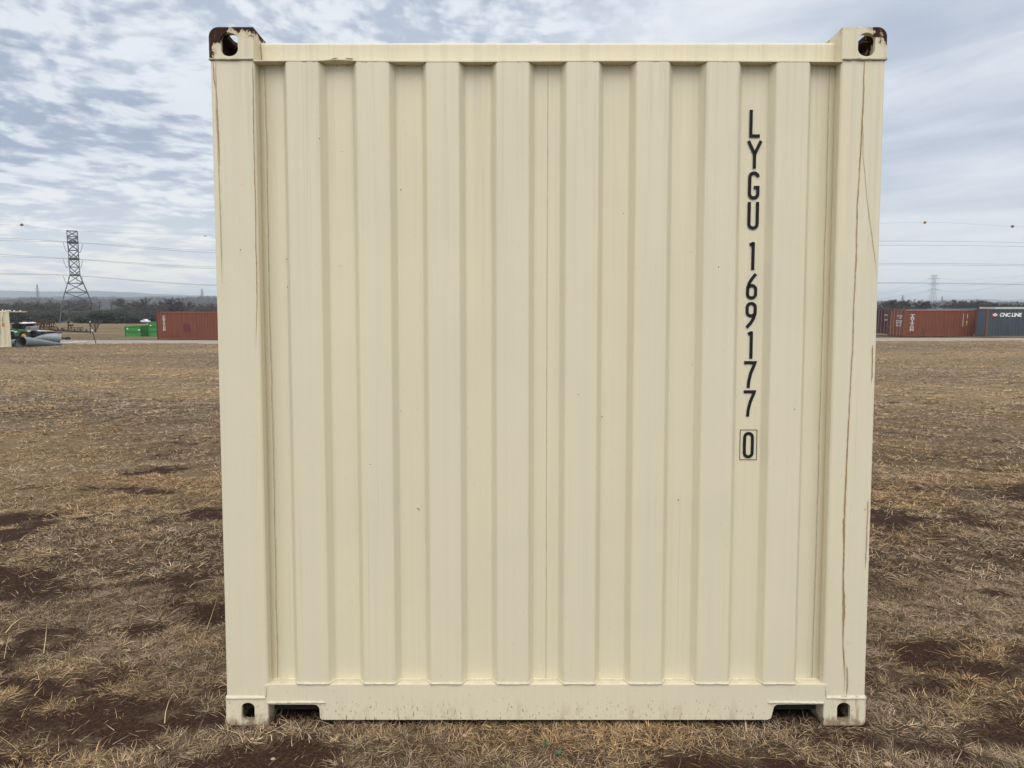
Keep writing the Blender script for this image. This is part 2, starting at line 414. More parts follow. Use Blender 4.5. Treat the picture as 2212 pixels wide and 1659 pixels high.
# fan the columns with distance so the wedge in view keeps its detail
ZZ = H(XX, YY); far_roll = np.clip((YY - 500) / 1500, 0, 1)
ZZ = ZZ + far_roll * (fbm(XX / 400 + 7, YY / 600, 71, 4) - .5) * 22
nx, ny = len(xs), len(ys)
vv = np.stack([XX, YY, ZZ], -1).reshape(-1, 3)
idx = np.arange(nx * ny).reshape(ny, nx)
ff = np.stack([idx[:-1, :-1], idx[:-1, 1:], idx[1:, 1:], idx[1:, :-1]], -1).reshape(-1, 4)
def np_mesh(name, v, f, mat, parent=None, smooth=True):
    me = bpy.data.meshes.new(name); me.vertices.add(len(v)); me.vertices.foreach_set('co', np.ascontiguousarray(v, np.float32).ravel())
    k = f.shape[1]; me.loops.add(f.size); me.loops.foreach_set('vertex_index', np.ascontiguousarray(f, np.int32).ravel())
    me.polygons.add(len(f)); me.polygons.foreach_set('loop_start', np.arange(0, f.size, k, dtype=np.int32))
    me.polygons.foreach_set('loop_total', np.full(len(f), k, np.int32))
    me.update(calc_edges=True)
    if smooth: me.polygons.foreach_set('use_smooth', np.ones(len(f), bool))
    o = bpy.data.objects.new(name, me); COL.objects.link(o); me.materials.append(mat)
    if parent: o.parent = parent
    return o
ground = struct(np_mesh('ground', vv, ff, M_ground))
ca = ground.data.attributes.new('cover', 'FLOAT', 'POINT'); ca.data.foreach_set('value', (np.clip(cover_mask(vv[:, 0], vv[:, 1]) * 3 + .5, 0, 1) - 2.0 * ((np.abs(vv[:, 0] - .129) < 1.24) & (vv[:, 1] > 2.56) & (vv[:, 1] < 8.7))).astype(np.float32))  # bare soil under the container, set dark to deepen the shade in the pockets

def strip(name, y0, y1, x0, x1, nxx, mat, lift, wob, seed):
    xs_ = np.linspace(x0, x1, nxx); rows = 9
    a = y0 + (fbm(xs_ * .11, xs_ * 0, seed) - .5) * wob + (fbm(xs_ * .9, xs_ * 0, seed + 5) - .5) * wob * .35
    b = y1 + (fbm(xs_ * .11, xs_ * 0 + 9, seed) - .5) * wob * .6
    P = []
    for r in range(rows):
        t = r / (rows - 1); yy = a * (1 - t) + b * t
        P.append(np.stack([xs_, yy, H(xs_, yy) + lift * (1 if 0 < r < rows - 1 else -1)], -1))
    v = np.concatenate(P); i = np.arange(rows * nxx).reshape(rows, nxx)
    f = np.stack([i[:-1, :-1], i[:-1, 1:], i[1:, 1:], i[1:, :-1]], -1).reshape(-1, 4)
    return np_mesh(name, v, f, mat)
struct(strip('gravel_road', 57.5, 66.0, -140, 150, 900, M_gravel, .05, 3.6, 301))

ridge_z = {}
def ridge(name, Yd, pts, depth, seed, rough, mat, fuzz=6.0):
    """a hill range: a long ridge with a shaped crest, real slopes front and back"""
    xs_ = np.linspace(-Yd * 1.1, Yd * 1.1, 1400); rows = [(-1.0, 0), (-.55, .45), (-.2, .85), (0, 1), (.4, .8), (1.0, 0)]
    px = xs_ / Yd * F + 1106; top = np.interp(px, [p_[0] for p_ in pts], [p_[1] for p_ in pts])
    elev = np.array([at(1106, t, Yd).z for t in top])
    elev = elev + (fbm(xs_ / (Yd * .05), xs_ * 0 + seed, seed, 4) - .5) * rough
    elev = elev + (fbm(xs_ / 26 + seed, xs_ * 0, seed + 31, 3) - .5) * fuzz
    ridge_z[name] = (xs_, elev)
    base = -34.0; P = []
    for (dy, k) in rows:
        yy = Yd + dy * depth + (fbm(xs_ / (Yd * .1), xs_ * 0 + dy * 3, seed + 9) - .5) * depth * .3
        P.append(np.stack([xs_, yy, base + (elev - base) * k + (fbm(xs_ / (Yd * .03), xs_ * 0 + k * 9, seed + 3) - .5) * rough * .6 * (k > 0) * (k < 1)], -1))
    v = np.concatenate(P); i = np.arange(len(rows) * 1400).reshape(len(rows), 1400)
    f = np.stack([i[:-1, :-1], i[:-1, 1:], i[1:, 1:], i[1:, :-1]], -1).reshape(-1, 4)
    return struct(np_mesh(name, v, f, mat))
ridge('far_hills', 6500, [(-1200, 628), (0, 628), (110, 629), (220, 629), (300, 632), (400, 637), (500, 641), (1106, 644), (1800, 648), (1960, 649), (2060, 647), (2110, 646), (2160, 649), (2212, 646), (3400, 648)], 900, 5, 14, M_hill)
ridge('middle_hills', 3300, [(-1200, 643), (0, 642), (150, 640), (260, 642), (330, 641), (420, 639), (480, 638), (1106, 650), (1900, 652), (2212, 652), (3400, 652)], 500, 15, 9, M_hill)
ridge('near_wooded_rise', 1500, [(-1200, 648), (0, 650), (150, 649), (216, 646), (300, 648), (420, 648), (470, 646), (1106, 652), (2212, 656), (3400, 656)], 260, 25, 8, M_hill)

# ------------------------------------------------------------------ corner castings
def casting_mesh(name, w_, h_, d=.178, sz=(.162, .118), rad=.035, ax=.074, az=-.062):
    """x 0..sz0 outwards = 0, y 0..d front = 0, z -sz1..0 outer = 0"""
    sx, szz = sz; poly = []
    for k in range(7):
        a = math.pi / 2 * k / 6
        poly.append((rad - rad * math.cos(a), -rad + rad * math.sin(a)))
    poly += [(sx, 0), (sx, -szz), (0, -szz)]
    body = MB().prism(poly, 'y', 0, d).build('body', None, bevel=.0035)
    def stadium(w, h, n=24):
        r = w * .5; out = []
        for k in range(n):
            a = 2 * math.pi * k / n; cx, sy = math.cos(a), math.sin(a)
            out.append((r * .98 * cx, (h / 2 - r * .8) * (1 if sy > 0 else -1) + r * .8 * sy))
        return out
    cuts = [MB().box(.017, sx - .012, .016, d - .014, -szz + .014, -.016)]
    st = stadium(w_, h_)
    cuts.append(MB().prism([(ax + a, az + b) for a, b in st], 'y', -.02, .03))
    cuts.append(MB().prism([(.08 + a * 1.1, .095 + b * 1.35) for a, b in stadium(.064, .09)], 'z', -.03, .02))
    cuts.append(MB().prism([(.1 + b * .9, -.06 + a) for a, b in stadium(.052, .09)], 'x', -.02, .012))
    objs = []
    for c_ in cuts:
        o = c_.build('cut', None); objs.append(o)
        bm = bmesh.new(); bm.from_mesh(o.data); bmesh.ops.recalc_face_normals(bm, faces=bm.faces); bm.to_mesh(o.data); bm.free()
        q = body.modifiers.new('b', 'BOOLEAN'); q.operation = 'DIFFERENCE'; q.object = o; q.solver = 'EXACT'
    bm = bmesh.new(); bm.from_mesh(body.data); bmesh.ops.recalc_face_normals(bm, faces=bm.faces); bm.to_mesh(body.data); bm.free()
    dg = bpy.context.evaluated_depsgraph_get(); dg.update()
    me = bpy.data.meshes.new_from_object(body.evaluated_get(dg)); me.name = name
    for o in objs + [body]: bpy.data.objects.remove(o)
    return me
CAST_TOP = casting_mesh('corner_casting_top', .064, .083)
CAST_LOW = casting_mesh('corner_casting_low', .052, .078, rad=.020, ax=.085, az=-.053)
def casting(base, sx, sy, szg, loc, mat, parent, name='corner_casting'):
    me = base.copy(); me.transform(Matrix.Diagonal((sx, sy, szg, 1)))
    if sx * sy * szg < 0: me.flip_normals()
    me.transform(Matrix.Translation(loc)); me.materials.clear(); me.materials.append(mat)
    o = bpy.data.objects.new(name, me); COL.objects.link(o); o.parent = parent; return o

# ------------------------------------------------------------------ the big cream container
PIT = PITCH - 3.58
CX, CY, CZ = .129, 2.543, 0.0
main = thing('shipping_container', 'large cream shipping container close up, black letters and numbers down its ribbed end', 'shipping container',
             (CX, CY, CZ), (-R(PIT), 0, 0))
W2, HT, LN = 1.219, 2.591, 6.058
XI = 1.0625
for sx in (-1, 1):
    for ysd in (0, 1):
        poly = [(-1.2155, .003), (-XI, .003), (-1.0575, .010), (-1.054, .041), (-1.054, .075), (-1.075, .075), (-1.075, .16), (-1.2155, .16)]
        if ysd: poly = [(a, LN - b) for a, b in poly][::-1]
        poly = [(a * -sx, b) for a, b in poly]
        if sx > 0: poly = poly[::-1]
        n = len(poly); mb = MB().prism(poly, 'z', .106, 2.481)
        mb.build('corner_post', M_cream, main, bevel=.006)
    casting(CAST_TOP, -sx, 1, 1, (sx * W2, 0, HT), M_cast_top, main)
    casting(CAST_LOW, -sx, 1, -1, (sx * W2, 0, 0), M_cast_low, main)
    casting(CAST_TOP, -sx, -1, 1, (sx * W2, LN, HT), M_cast_top, main)
    casting(CAST_LOW, -sx, -1, -1, (sx * W2, LN, 0), M_cast_low, main)
# end wall
RIBP, RH, SL, DEP = .2529, .058, .021, .038
def rounded(line, r=.005):
    out = [line[0]]
    for i in range(1, len(line) - 1):
        a, b, c_ = Vector(line[i - 1]), Vector(line[i]), Vector(line[i + 1])
        d1 = (a - b).normalized(); d2 = (c_ - b).normalized()
        p1, p3 = b + d1 * r, b + d2 * r
        for t in (0, .25, .5, .75, 1): out.append(tuple(p1 * (1 - t) ** 2 + b * 2 * t * (1 - t) + p3 * t * t))
    out.append(line[-1]); return out
line = [(-1.0545, .003 + DEP)]
for i in range(8):
    c0 = (i - 3.5) * RIBP
    line += [(c0 - RH - SL, .003 + DEP), (c0 - RH, .004), (c0 + RH, .004), (c0 + RH + SL, .003 + DEP)]
line.append((1.0545, .003 + DEP))
lr = rounded(line, .006)
zs = [.160, .1605] + list(np.linspace(.162, 2.472, 40)) + [2.4735, 2.474]
def dent(p_):
    x_, y_, z_ = p_
    k = math.sin(math.pi * min(max((z_ - .16) / 2.3, 0), 1))
    return (x_, y_ + (float(fbm(x_ * 1.6 + 5, z_ * 1.1, 77)) - .5) * .011 * k, z_)
wall = MB().sheet(lr, 'z', zs, dent).build('end_wall', M_cream, main, smooth=True, solid=.002)
# header rail: box set back, with a lip running forward under it
hd = MB().prism([(.058, 2.476), (.058, 2.550), (.060, 2.556), (.066, 2.560), (.125, 2.563), (.125, 2.476)], 'x', -1.072, 1.072)
hd.build('header_rail', M_cream, main, bevel=.004)
lipx = np.linspace(-1.0625, 1.0625, 120); lv = []; lf = []
for i, x_ in enumerate(lipx):
    b_ = .006 * math.exp(-((x_ + .755) / .05) ** 2) + .003 * math.sin(x_ * 5) * .4
    fr = .002 + .004 * math.exp(-((x_ + .75) / .03) ** 2)
    for (yy, zz) in ((.058, 2.4762), (fr, 2.4735 + b_), (fr, 2.4700 + b_), (.058, 2.4700)): lv.append((x_, yy, zz))
for i in range(119):
    for k in range(4): a = i * 4 + k; b_ = i * 4 + (k + 1) % 4; lf.append((a, b_, b_ + 4, a + 4))
lf += [(0, 1, 2, 3), (479, 478, 477, 476)]
MB().add(lv, lf).build('header_lip', M_cream, main)
# bottom rail, with the lifting pockets cut out at both ends
pk = []
def arc(cx, cz, r, a0, a1, n=5): return [(cx + r * math.cos(R(a0 + (a1 - a0) * k / n)), cz + r * math.sin(R(a0 + (a1 - a0) * k / n))) for k in range(n + 1)]
xl0, xl1 = -1.0575, -.862; xr0, xr1 = .8665, 1.056
zb, zt, zp = .024, .1615, .084
rail = [(-1.066, zt), (-1.066, zp + .001)] + [(xl0, zp)] + arc(xl1 - .022, zp - .022, .022, 90, 0) + [(xl1 + .001, zb + .006), (xl1 + .010, zb)]
rail += [(xr0 - .022, zb), (xr0 - .008, zb + .006)] + arc(xr0 + .020, zp - .020, .020, 180, 90) + [(xr1, zp + .001), (1.066, zp + .002), (1.066, zt)]
MB().prism(rail, 'y', .0015, .008).build('bottom_rail_web', M_cream, main)
MB().prism([(.0015, zt - .010), (.0025, zt - .004), (.006, zt), (.012, zt + .0015), (.075, zt + .003), (.075, zt - .006), (.0095, zt - .010)], 'x', -1.066, 1.066).build('bottom_rail', plain('ledge_paint', (.70, .62, .44), .5, 0, .35, 25, .6), main, smooth=False)
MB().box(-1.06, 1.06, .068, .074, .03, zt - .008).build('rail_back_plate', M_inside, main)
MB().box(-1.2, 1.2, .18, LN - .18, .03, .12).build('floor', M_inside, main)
MB().box(-1.05, 1.05, .150, .165, -.035, .125).build('pocket_light_block', M_inside, main)  # plate under the floor, added to keep light out of the lifting pockets
# long sides and roof
def corrug(n, pitch, a, b, depth, x0):
    pts = []
    for i in range(n):
        s_ = x0 + i * pitch
        pts += [(s_, 0), (s_ + pitch * a, 0), (s_ + pitch * (a + b), depth), (s_ + pitch * (1 - b), depth)]
    pts.append((x0 + n * pitch, 0)); return pts
for sx in (-1, 1):
    ln = [(sx * (1.212 - d_), y_) for (y_, d_) in corrug(20, (LN - .32) / 20, .26, .24, .036, .16)]
    MB().sheet(ln, 'z', [.13, 1.3, 2.49]).build('side_wall', M_cream, main, solid=.002)
    MB().box(min(sx * 1.155, sx * 1.2135), max(sx * 1.155, sx * 1.2135), .178, LN - .178, 2.49, 2.545).build('top_side_rail', M_cream, main, bevel=.004)
    MB().box(min(sx * 1.16, sx * 1.214), max(sx * 1.16, sx * 1.214), .178, LN - .178, .02, .15).build('bottom_side_rail', M_cream, main, bevel=.004)
ln = [(y_, 2.560 - d_) for (y_, d_) in corrug(26, (LN - .26) / 26, .3, .2, .02, .126)]
MB().sheet(ln, 'x', [-1.155, 0, 1.155]).build('roof', M_cream, main, solid=.002)
for k in (0, 1):
    d = MB().box(-1.06 + k * 1.062, -.002 + k * 1.062, LN - .06, LN - .01, .14, 2.47).build('door', M_cream, main, bevel=.005)
    for r_ in (.25, .75):
        MB().tube([(-1.06 + k * 1.062 + r_ * 1.05, LN + .01, .05), (-1.06 + k * 1.062 + r_ * 1.05, LN + .01, 2.55)], .017, 8).build('lock_rod', M_rod, d)
# weld beads
def bead(pts, r, wob, mat, seed=0, seg=.008):
    rnd = random.Random(seed); P = []; rs = []
    for a, b in zip(pts[:-1], pts[1:]):
        a = Vector(a); b = Vector(b); n = max(2, int((b - a).length / seg))
        for k in range(n):
            q = a.lerp(b, k / n); P.append(q + Vector((rnd.uniform(-wob, wob), 0, rnd.uniform(-wob, wob)))); rs.append(r * rnd.uniform(.7, 1.35))
    P.append(Vector(pts[-1])); rs.append(r * .7)
    return MB().tube(P, rs, 6).build('weld_bead', mat, main, smooth=True)
for sx in (-1, 1):
    bead([(sx * 1.219, .001, .109), (sx * 1.14, .0, .1095), (sx * 1.064, .001, .110)], .0042, .0009, M_weld, 3 + sx)
    bead([(sx * 1.219, .001, 2.4775), (sx * 1.13, .0, 2.477), (sx * 1.06, .001, 2.478)], .0040, .0009, M_weld_dirty, 5 + sx)
    bead([(sx * 1.0645, .001, .115), (sx * 1.0645, .001, .162)], .0038, .0009, M_weld, 7 + sx)
    bead([(sx * 1.060, .055, 2.478), (sx * 1.060, .057, 2.555)], .0035, .0006, M_weld, 9 + sx)
bead([(xl0 - .002, .0, zp + .008), (-.96, .0, zp + .0095), (xl1 + .022, .0, zp + .009)], .0042, .0011, M_weld, 21)
bead([(xr0 - .022, .0, zp + .009), (.96, .0, zp + .0085), (xr1 + .004, .0, zp + .007)], .0042, .0011, M_weld, 22)
wl = [(x_, y_ - .003, zt + .004) for (x_, y_) in line]
bead(wl, .0040, .0008, M_weld, 31, .007)
wt = [(x_, y_ + .002, 2.4695) for (x_, y_) in line]
bead(wt, .0030, .0007, M_weld_dirty, 32, .009)
# lap seams of the panels
def ribbon(pts, wdt, mat, name, seed=0, wob=.0006, yfix=None, taper=True):
    rnd = random.Random(seed); vs = []; fs = []; P = []
    for a, b in zip(pts[:-1], pts[1:]):
        n = max(2, int(abs(a[1] - b[1]) / .012))
        for k in range(n): P.append((a[0] + (b[0] - a[0]) * k / n, a[1] + (b[1] - a[1]) * k / n))
    P.append(pts[-1]); off = 0
    for i, (x_, z_) in enumerate(P):
        off = off * .8 + rnd.uniform(-wob, wob); t = i / (len(P) - 1)
        ww = wdt * rnd.uniform(.7, 1.3) * (min(1, (1 - t) * 6, t * 12 + .4) if taper else 1)
        vs += [(x_ + off - ww / 2, yfix, z_), (x_ + off + ww / 2, yfix, z_)]
        if i: fs.append((2 * i - 2, 2 * i - 1, 2 * i + 1, 2 * i))
    return MB().add(vs, fs).build(name, mat, main)
yp = .003 + DEP - .0045
def dsp(pts, d=0.0): return [face(a, b, d) for a, b in pts]
ribbon([(-1.033, 2.462), (-1.030, 2.25), (-1.033, 1.9), (-1.030, 1.0), (-1.032, .168)], .0020, M_seam, 'panel_seam', 1, .0008, yp, False)
ribbon([(1.030, 2.462), (1.031, 2.0), (1.030, 1.0), (1.027, .168)], .0018, M_seam, 'panel_seam', 2, .0006, yp, False)
ribbon([(0.002, 2.465), (0.001, 1.2), (0.002, .168)], .0012, M_seam, 'panel_seam', 3, .0002, yp, False)
# rust and dirt runs on the posts (front faces at y = .003)
yo = .0018
runs = [
 ([(545, 140), (548, 300), (552, 480), (554, 640), (553, 760)], .0024, M_rust_run, 1),
 ([(460, 132), (462, 170), (467, 200), (471, 290), (474, 360)], .0030, M_rust_run, 3),
 ([(465, 132), (467, 250), (474, 420), (480, 620)], .0035, M_run_faint, 4),
 ([(1868, 133), (1866, 200), (1862, 290), (1853, 440), (1850, 560), (1845, 680), (1842, 760), (1835, 890), (1831, 980), (1826, 1100), (1822, 1242), (1824, 1300), (1822, 1392), (1827, 1450), (1824, 1501)], .0042, M_rust_pale, 6),
 ([(1868, 133), (1866, 215), (1862, 290), (1858, 370)], .0030, M_rust_run, 7),
 ([(1864, 262), (1865, 330), (1874, 430), (1883, 500), (1892, 570), (1896, 606)], .0015, M_rust_pale, 8),
 ([(1823, 1120), (1824, 1160), (1823, 1180)], .0050, M_rust_run, 9),
 ([(1823, 1275), (1824, 1310), (1823, 1350)], .0080, M_rust_run, 10),
 ([(1832, 940), (1829, 1010), (1825, 1100), (1822, 1250), (1822, 1400), (1826, 1470), (1824, 1500)], .0034, M_rust_run, 16),
 ([(1886, 745), (1885, 780), (1883, 828)], .0034, M_rust_run, 11),
 ([(1875, 1080), (1873, 1150), (1870, 1232)], .0034, M_rust_pale, 12),
 ([(1830, 1440), (1831, 1480), (1829, 1503)], .0045, M_rust_pale, 14),
]
for q, (pts, wd, mt, sd_) in enumerate(runs):
    ribbon(dsp(pts), wd, mt, 'rust_run', sd_ + 40, .0007, yo - .0001 * q)
# streaks on the header
ribbon([(-1.052, 2.556), (-1.050, 2.50), (-1.051, 2.477)], .005, M_rust_run, 'rust_run', 70, .0006, .0572)
MB().add([(-.785, .0005, 2.4765), (-.765, .0004, 2.4820), (-.752, .0004, 2.4812), (-.77, .0004, 2.4775)], [(0, 1, 2, 3)]).build('bare_chip', M_rust_dark, main)
MB().add([(-.728, .0004, 2.4815), (-.700, .0004, 2.4795), (-.703, .0004, 2.4762), (-.726, .0004, 2.4785)], [(0, 1, 2, 3)]).build('bare_chip', M_rust_dark, main)
# small chips and specks
rnd = random.Random(5)
spots = [(690, 300, 1), (740, 328, 1), (735, 574, 0), (866, 410, 0), (1110, 656, 0), (1552, 577, 1), (1492, 545, 1), (1211, 460, 0), (1347, 461, 1), (971, 820, 0),
         (902, 1098, 0), (905, 1100, 0), (1249, 852, 1), (1465, 1080, 0), (1210, 1200, 0), (1716, 884, 1), (1496, 1133, 0), (866, 888, 0), (620, 560, 0), (621, 620, 0), (624, 655, 0), (800, 1003, 1), (520, 540, 1), (1868, 1100, 1), (1300, 900, 0)]
for (a, b, rib) in spots:
    d_ = .003 if rib else DEP; x_, z_ = face(a, b, d_); r_ = rnd.uniform(.0013, .0026)
    cm = MB(); cm.add([(x_ + r_ * math.cos(t) * rnd.uniform(.6, 1.2), (.0 if rib else yp - .0006), z_ + r_ * math.sin(t) * rnd.uniform(.7, 1.6)) for t in [k * math.pi / 3 for k in range(6)]], [(0, 1, 2, 3, 4, 5)])
    cm.build('paint_chip', M_rust_dark, main)

# ---- lettering: strokes of even width
def A(cx, cy, rx, ry, a0, a1, n=8): return [(cx + rx * math.cos(R(a0 + (a1 - a0) * k / n)), cy + ry * math.sin(R(a0 + (a1 - a0) * k / n))) for k in range(n + 1)]
s5 = .058
G_ = {
 'L': [[(.085, 1), (.085, s5), (.42, s5)]],
 'Y': [[(.01, 1.0), (.24, .52), (.24, 0)], [(.47, 1.0), (.24, .52)]],
 'G': [[(.37, .80)] + A(.22, .80, .15, .142, 0, 180) + A(.22, .20, .15, .142, 180, 360) + [(.37, .43), (.22, .43)]],
 'U': [[(.07, 1)] + [(.07, .2)] + A(.22, .2, .15, .142, 180, 360) + [(.37, 1)]],
 '1': [[(.12, .90), (.24, .955), (.25, .955)], [(.245, 1.0), (.245, 0)]],
 '6': [[(.37, .955), (.24, .80), (.13, .62), (.075, .44), (.07, .2)] + A(.22, .2, .15, .142, 180, 360) + [(.37, .36)] + A(.22, .38, .15, .142, 0, 150)],
 '9': [[(.06, .045), (.20, .20), (.31, .38), (.365, .56), (.37, .8)] + A(.22, .80, .15, .142, 0, 180) + [(.07, .64)] + A(.22, .62, .15, .142, 180, 330)],
 '7': [[(.0, .942), (.40, .942), (.38, .87), (.25, .55), (.185, .25), (.165, 0)]],
 '0': [[(.07, .5), (.075, .8)] + A(.22, .80, .145, .142, 180, 0) + [(.37, .5), (.365, .2)] + A(.22, .20, .145, .142, 360, 180) + [(.07, .5)]],
}
def stroke(mb, pts, wd, fn):
    pts = [Vector(p_) for p_ in pts]; pts = [p_ for i, p_ in enumerate(pts) if i == 0 or (p_ - pts[i - 1]).length > 1e-4]; n = len(pts); L_ = []; R_ = []
    for i, p_ in enumerate(pts):
        d1 = (p_ - pts[i - 1]).normalized() if i else None; d2 = (pts[i + 1] - p_).normalized() if i < n - 1 else None
        if n > 2 and (pts[0] - pts[-1]).length < 1e-6:
            if i == 0: d1 = (pts[0] - pts[-2]).normalized()
            if i == n - 1: d2 = (pts[1] - pts[0]).normalized()
        d1 = d1 or d2; d2 = d2 or d1
        n1 = Vector((-d1.y, d1.x)); n2 = Vector((-d2.y, d2.x)); m_ = (n1 + n2)
        m_ = m_.normalized() if m_.length > 1e-5 else n1
        k = wd / 2 / max(.45, m_.dot(n1)); L_.append(p_ + m_ * k); R_.append(p_ - m_ * k)
    vs = [fn(q) for q in L_] + [fn(q) for q in R_]
    mb.add(vs, [(i, n + i, n + i + 1, i + 1) for i in range(n - 1)])
chars = [('L', 1631, 237, 297), ('Y', 1630, 304, 364), ('G', 1628.5, 370, 431), ('U', 1627, 436, 496), ('1', 1625, 523, 583), ('6', 1622, 589, 647),
         ('9', 1620, 652, 710), ('1', 1621, 716, 775), ('7', 1616.5, 780, 838), ('7', 1614.5, 843, 900), ('0', 1612, 933, 990)]
yt = .003 + DEP - .0048
for ch, px, p0, p1 in chars:
    x_, z1 = face(px, p0, DEP - .002); _, z0 = face(px, p1, DEP - .002); hh = z1 - z0; mb = MB()
    cx0 = .235 if ch in 'LY' else .22
    for ln in G_[ch]: stroke(mb, ln, .118, lambda q: (.7587 + .0035 + (q.x - cx0) * hh * 1.0, yt, z0 + q.y * hh))
    mb.build('lettering', M_black, main)
bx, bz1 = face(1612, 928, DEP); _, bz0 = face(1612, 993.5, DEP); bw = .0325; t = .0022; cxx = .7587 + .0035
mb = MB()
for (a, b, c_, d_) in ((cxx - bw, cxx + bw, bz1 - t, bz1), (cxx - bw, cxx + bw, bz0, bz0 + t), (cxx - bw, cxx - bw + t, bz0 + t, bz1 - t), (cxx + bw - t, cxx + bw, bz0 + t, bz1 - t)):
    mb.add([(a, yt, c_), (b, yt, c_), (b, yt, d_), (a, yt, d_)], [(0, 1, 2, 3)])
mb.build('check_digit_frame', M_black, main)

# ------------------------------------------------------------------ distant containers
def text_mesh(body, size, mat, parent, loc, rot, name, bold=0.0, shear=0.0, spacing=1.0, align='LEFT'):
    cu = bpy.data.curves.new(name, 'FONT'); cu.body = body; cu.size = size; cu.offset = bold; cu.shear = shear; cu.space_character = spacing
    cu.align_x = align; cu.resolution_u = 3; cu.extrude = .002
    o = bpy.data.objects.new(name, cu); COL.objects.link(o); dg = bpy.context.evaluated_depsgraph_get(); dg.update()
    me = bpy.data.meshes.new_from_object(o.evaluated_get(dg)); bpy.data.objects.remove(o); bpy.data.curves.remove(cu)
    me.materials.clear(); me.materials.append(mat)
    o = bpy.data.objects.new(name, me); COL.objects.link(o); o.parent = parent; o.location = loc; o.rotation_euler = rot
    return o
def slab_word(word, x0, ztop, hh, ww, step_, mat, parent, y_):
    """stacked slab-serif capitals"""
    g = {'T': [[(.0, .93), (1, .93)], [(.06, .93), (.06, .70)], [(.94, .93), (.94, .70)], [(.5, .93), (.5, .06)], [(.25, .06), (.75, .06)]],
         'R': [[(.0, .06), (.42, .06)], [(.22, .06), (.22, .93)], [(.0, .93), (.7, .93), (.86, .83), (.86, .62), (.7, .52), (.22, .52)], [(.6, .52), (.82, .06), (1, .06)]],
         'I': [[(.25, .93), (.75, .93)], [(.5, .93), (.5, .06)], [(.25, .06), (.75, .06)]],
         'O': [A(.5, .5, .38, .42, 0, 360, 14)],
         'N': [[(.0, .93), (.3, .93), (.78, .06)], [(.17, .93), (.17, .06)], [(0, .06), (.36, .06)], [(.8, .06), (.8, .93)], [(.62, .93), (1, .93)]]}
    for i, ch in enumerate(word):
        mb = MB(); zb_ = ztop - (i + 1) * step_
        for ln in g[ch]:
            stroke(mb, ln, .135, lambda q: (x0 + q.x * ww, y_, zb_ + q.y * hh * .9))
        mb.build('lettering', mat, parent)
def box_container(label, corner, ang, L, W, H_, body, roofm=None, ends=('wall', 'doors'), postm=None, doorm=None, groupn='shipping containers standing far off'):
    """long side along +x facing the viewer (y = 0)"""
    ct = thing('shipping_container', label, 'shipping container', corner, (0, 0, ang), groupn)
    roofm = roofm or body; postm = postm or body; doorm = doorm or body
    n = max(8, round((L - .32) / .278)); pitch = (L - .32) / n
    for (yy, sgn) in ((.006, 1), (W - .006, -1)):
        ln = [(x_, yy + sgn * d_) for (x_, d_) in corrug(n, pitch, .26, .24, .05, .16)]
        MB().sheet(ln, 'z', [.12, H_ / 2, H_ - .10]).build('side_wall', body, ct)
        a, b = (0, .06) if sgn > 0 else (W - .06, W)
        MB().box(.16, L - .16, a + .004, b - .004, H_ - .12, H_ - .03).build('top_side_rail', body, ct)
        MB().box(.16, L - .16, a + .004, b - .004, .03, .16).build('bottom_side_rail', body, ct)
    for xx in (0, L):
        for yy in (0, W):
            x0 = 0 if xx == 0 else L - .16; y0 = 0 if yy == 0 else W - .16
            MB().box(x0 + .004, x0 + .156, y0 + .004, y0 + .156, .118, H_ - .118).build('corner_post', postm, ct)
            for zz in (0, H_):
                casting(CAST_TOP if zz else CAST_LOW, 1 if xx == 0 else -1, 1 if yy == 0 else -1, 1 if zz else -1, (xx, yy, zz), postm, ct)
    ln = [(x_, H_ - .02 - d_) for (x_, d_) in corrug(n, pitch, .3, .2, .02, .16)]
    MB().sheet(ln, 'y', [.05, W - .05]).build('roof', roofm, ct)
    MB().box(.16, L - .16, .1, W - .1, .10, .15).build('floor', M_inside, ct)
    for k, kind in enumerate(ends):
        xx = .02 if k == 0 else L - .02; s_ = 1 if k == 0 else -1
        MB().box(min(xx, xx + s_ * .06), max(xx, xx + s_ * .06), .16, W - .16, H_ - .13, H_ - .01).build('header_rail', postm, ct)
        MB().box(min(xx, xx + s_ * .06), max(xx, xx + s_ * .06), .16, W - .16, .02, .14).build('sill_rail', postm, ct)
        if kind == 'wall':
            ln = [(xx + s_ * d_, y_) for (y_, d_) in corrug(8, (W - .32) / 8, .4, .1, .05, .16)]
            MB().sheet(ln, 'z', [.14, H_ - .13]).build('end_wall', postm if postm is not M_rustpost else M_slate, ct)
        else:
            dw = (W - .34) / 2
            for j in (0, 1):
                y0 = .165 + j * (dw + .01)
                d = MB()
                zz = [.15, .62, .68, 1.16, 1.22, 1.70, 1.76, 2.24, 2.30, H_ - .14]
                for q in range(0, 9, 2): d.box(min(xx + s_ * .015, xx + s_ * .06), max(xx + s_ * .015, xx + s_ * .06), y0, y0 + dw, zz[q], zz[q + 1])
                for q in range(1, 8, 2): d.box(min(xx + s_ * .05, xx + s_ * .075), max(xx + s_ * .05, xx + s_ * .075), y0, y0 + dw, zz[q], zz[q + 1])
                d = d.build('door', doorm, ct)
                for r_ in (.28, .74):
                    MB().tube([(xx - s_ * .02, y0 + dw * r_, .06), (xx - s_ * .02, y0 + dw * r_, H_ - .06)], .022, 8).build('lock_rod', M_rod, d)
                for zz_ in (.5, 1.0, 1.6, 2.2):
                    MB().box(xx - .02, xx + .02, y0 + (0 if j == 0 else dw - .06), y0 + (.06 if j == 0 else dw), zz_, zz_ + .08).build('hinge', M_dark, d)
    return ct
def put(px, Yd): q = at(px, 730, Yd); return (q.x, Yd, Hs(q.x, Yd) + .02)

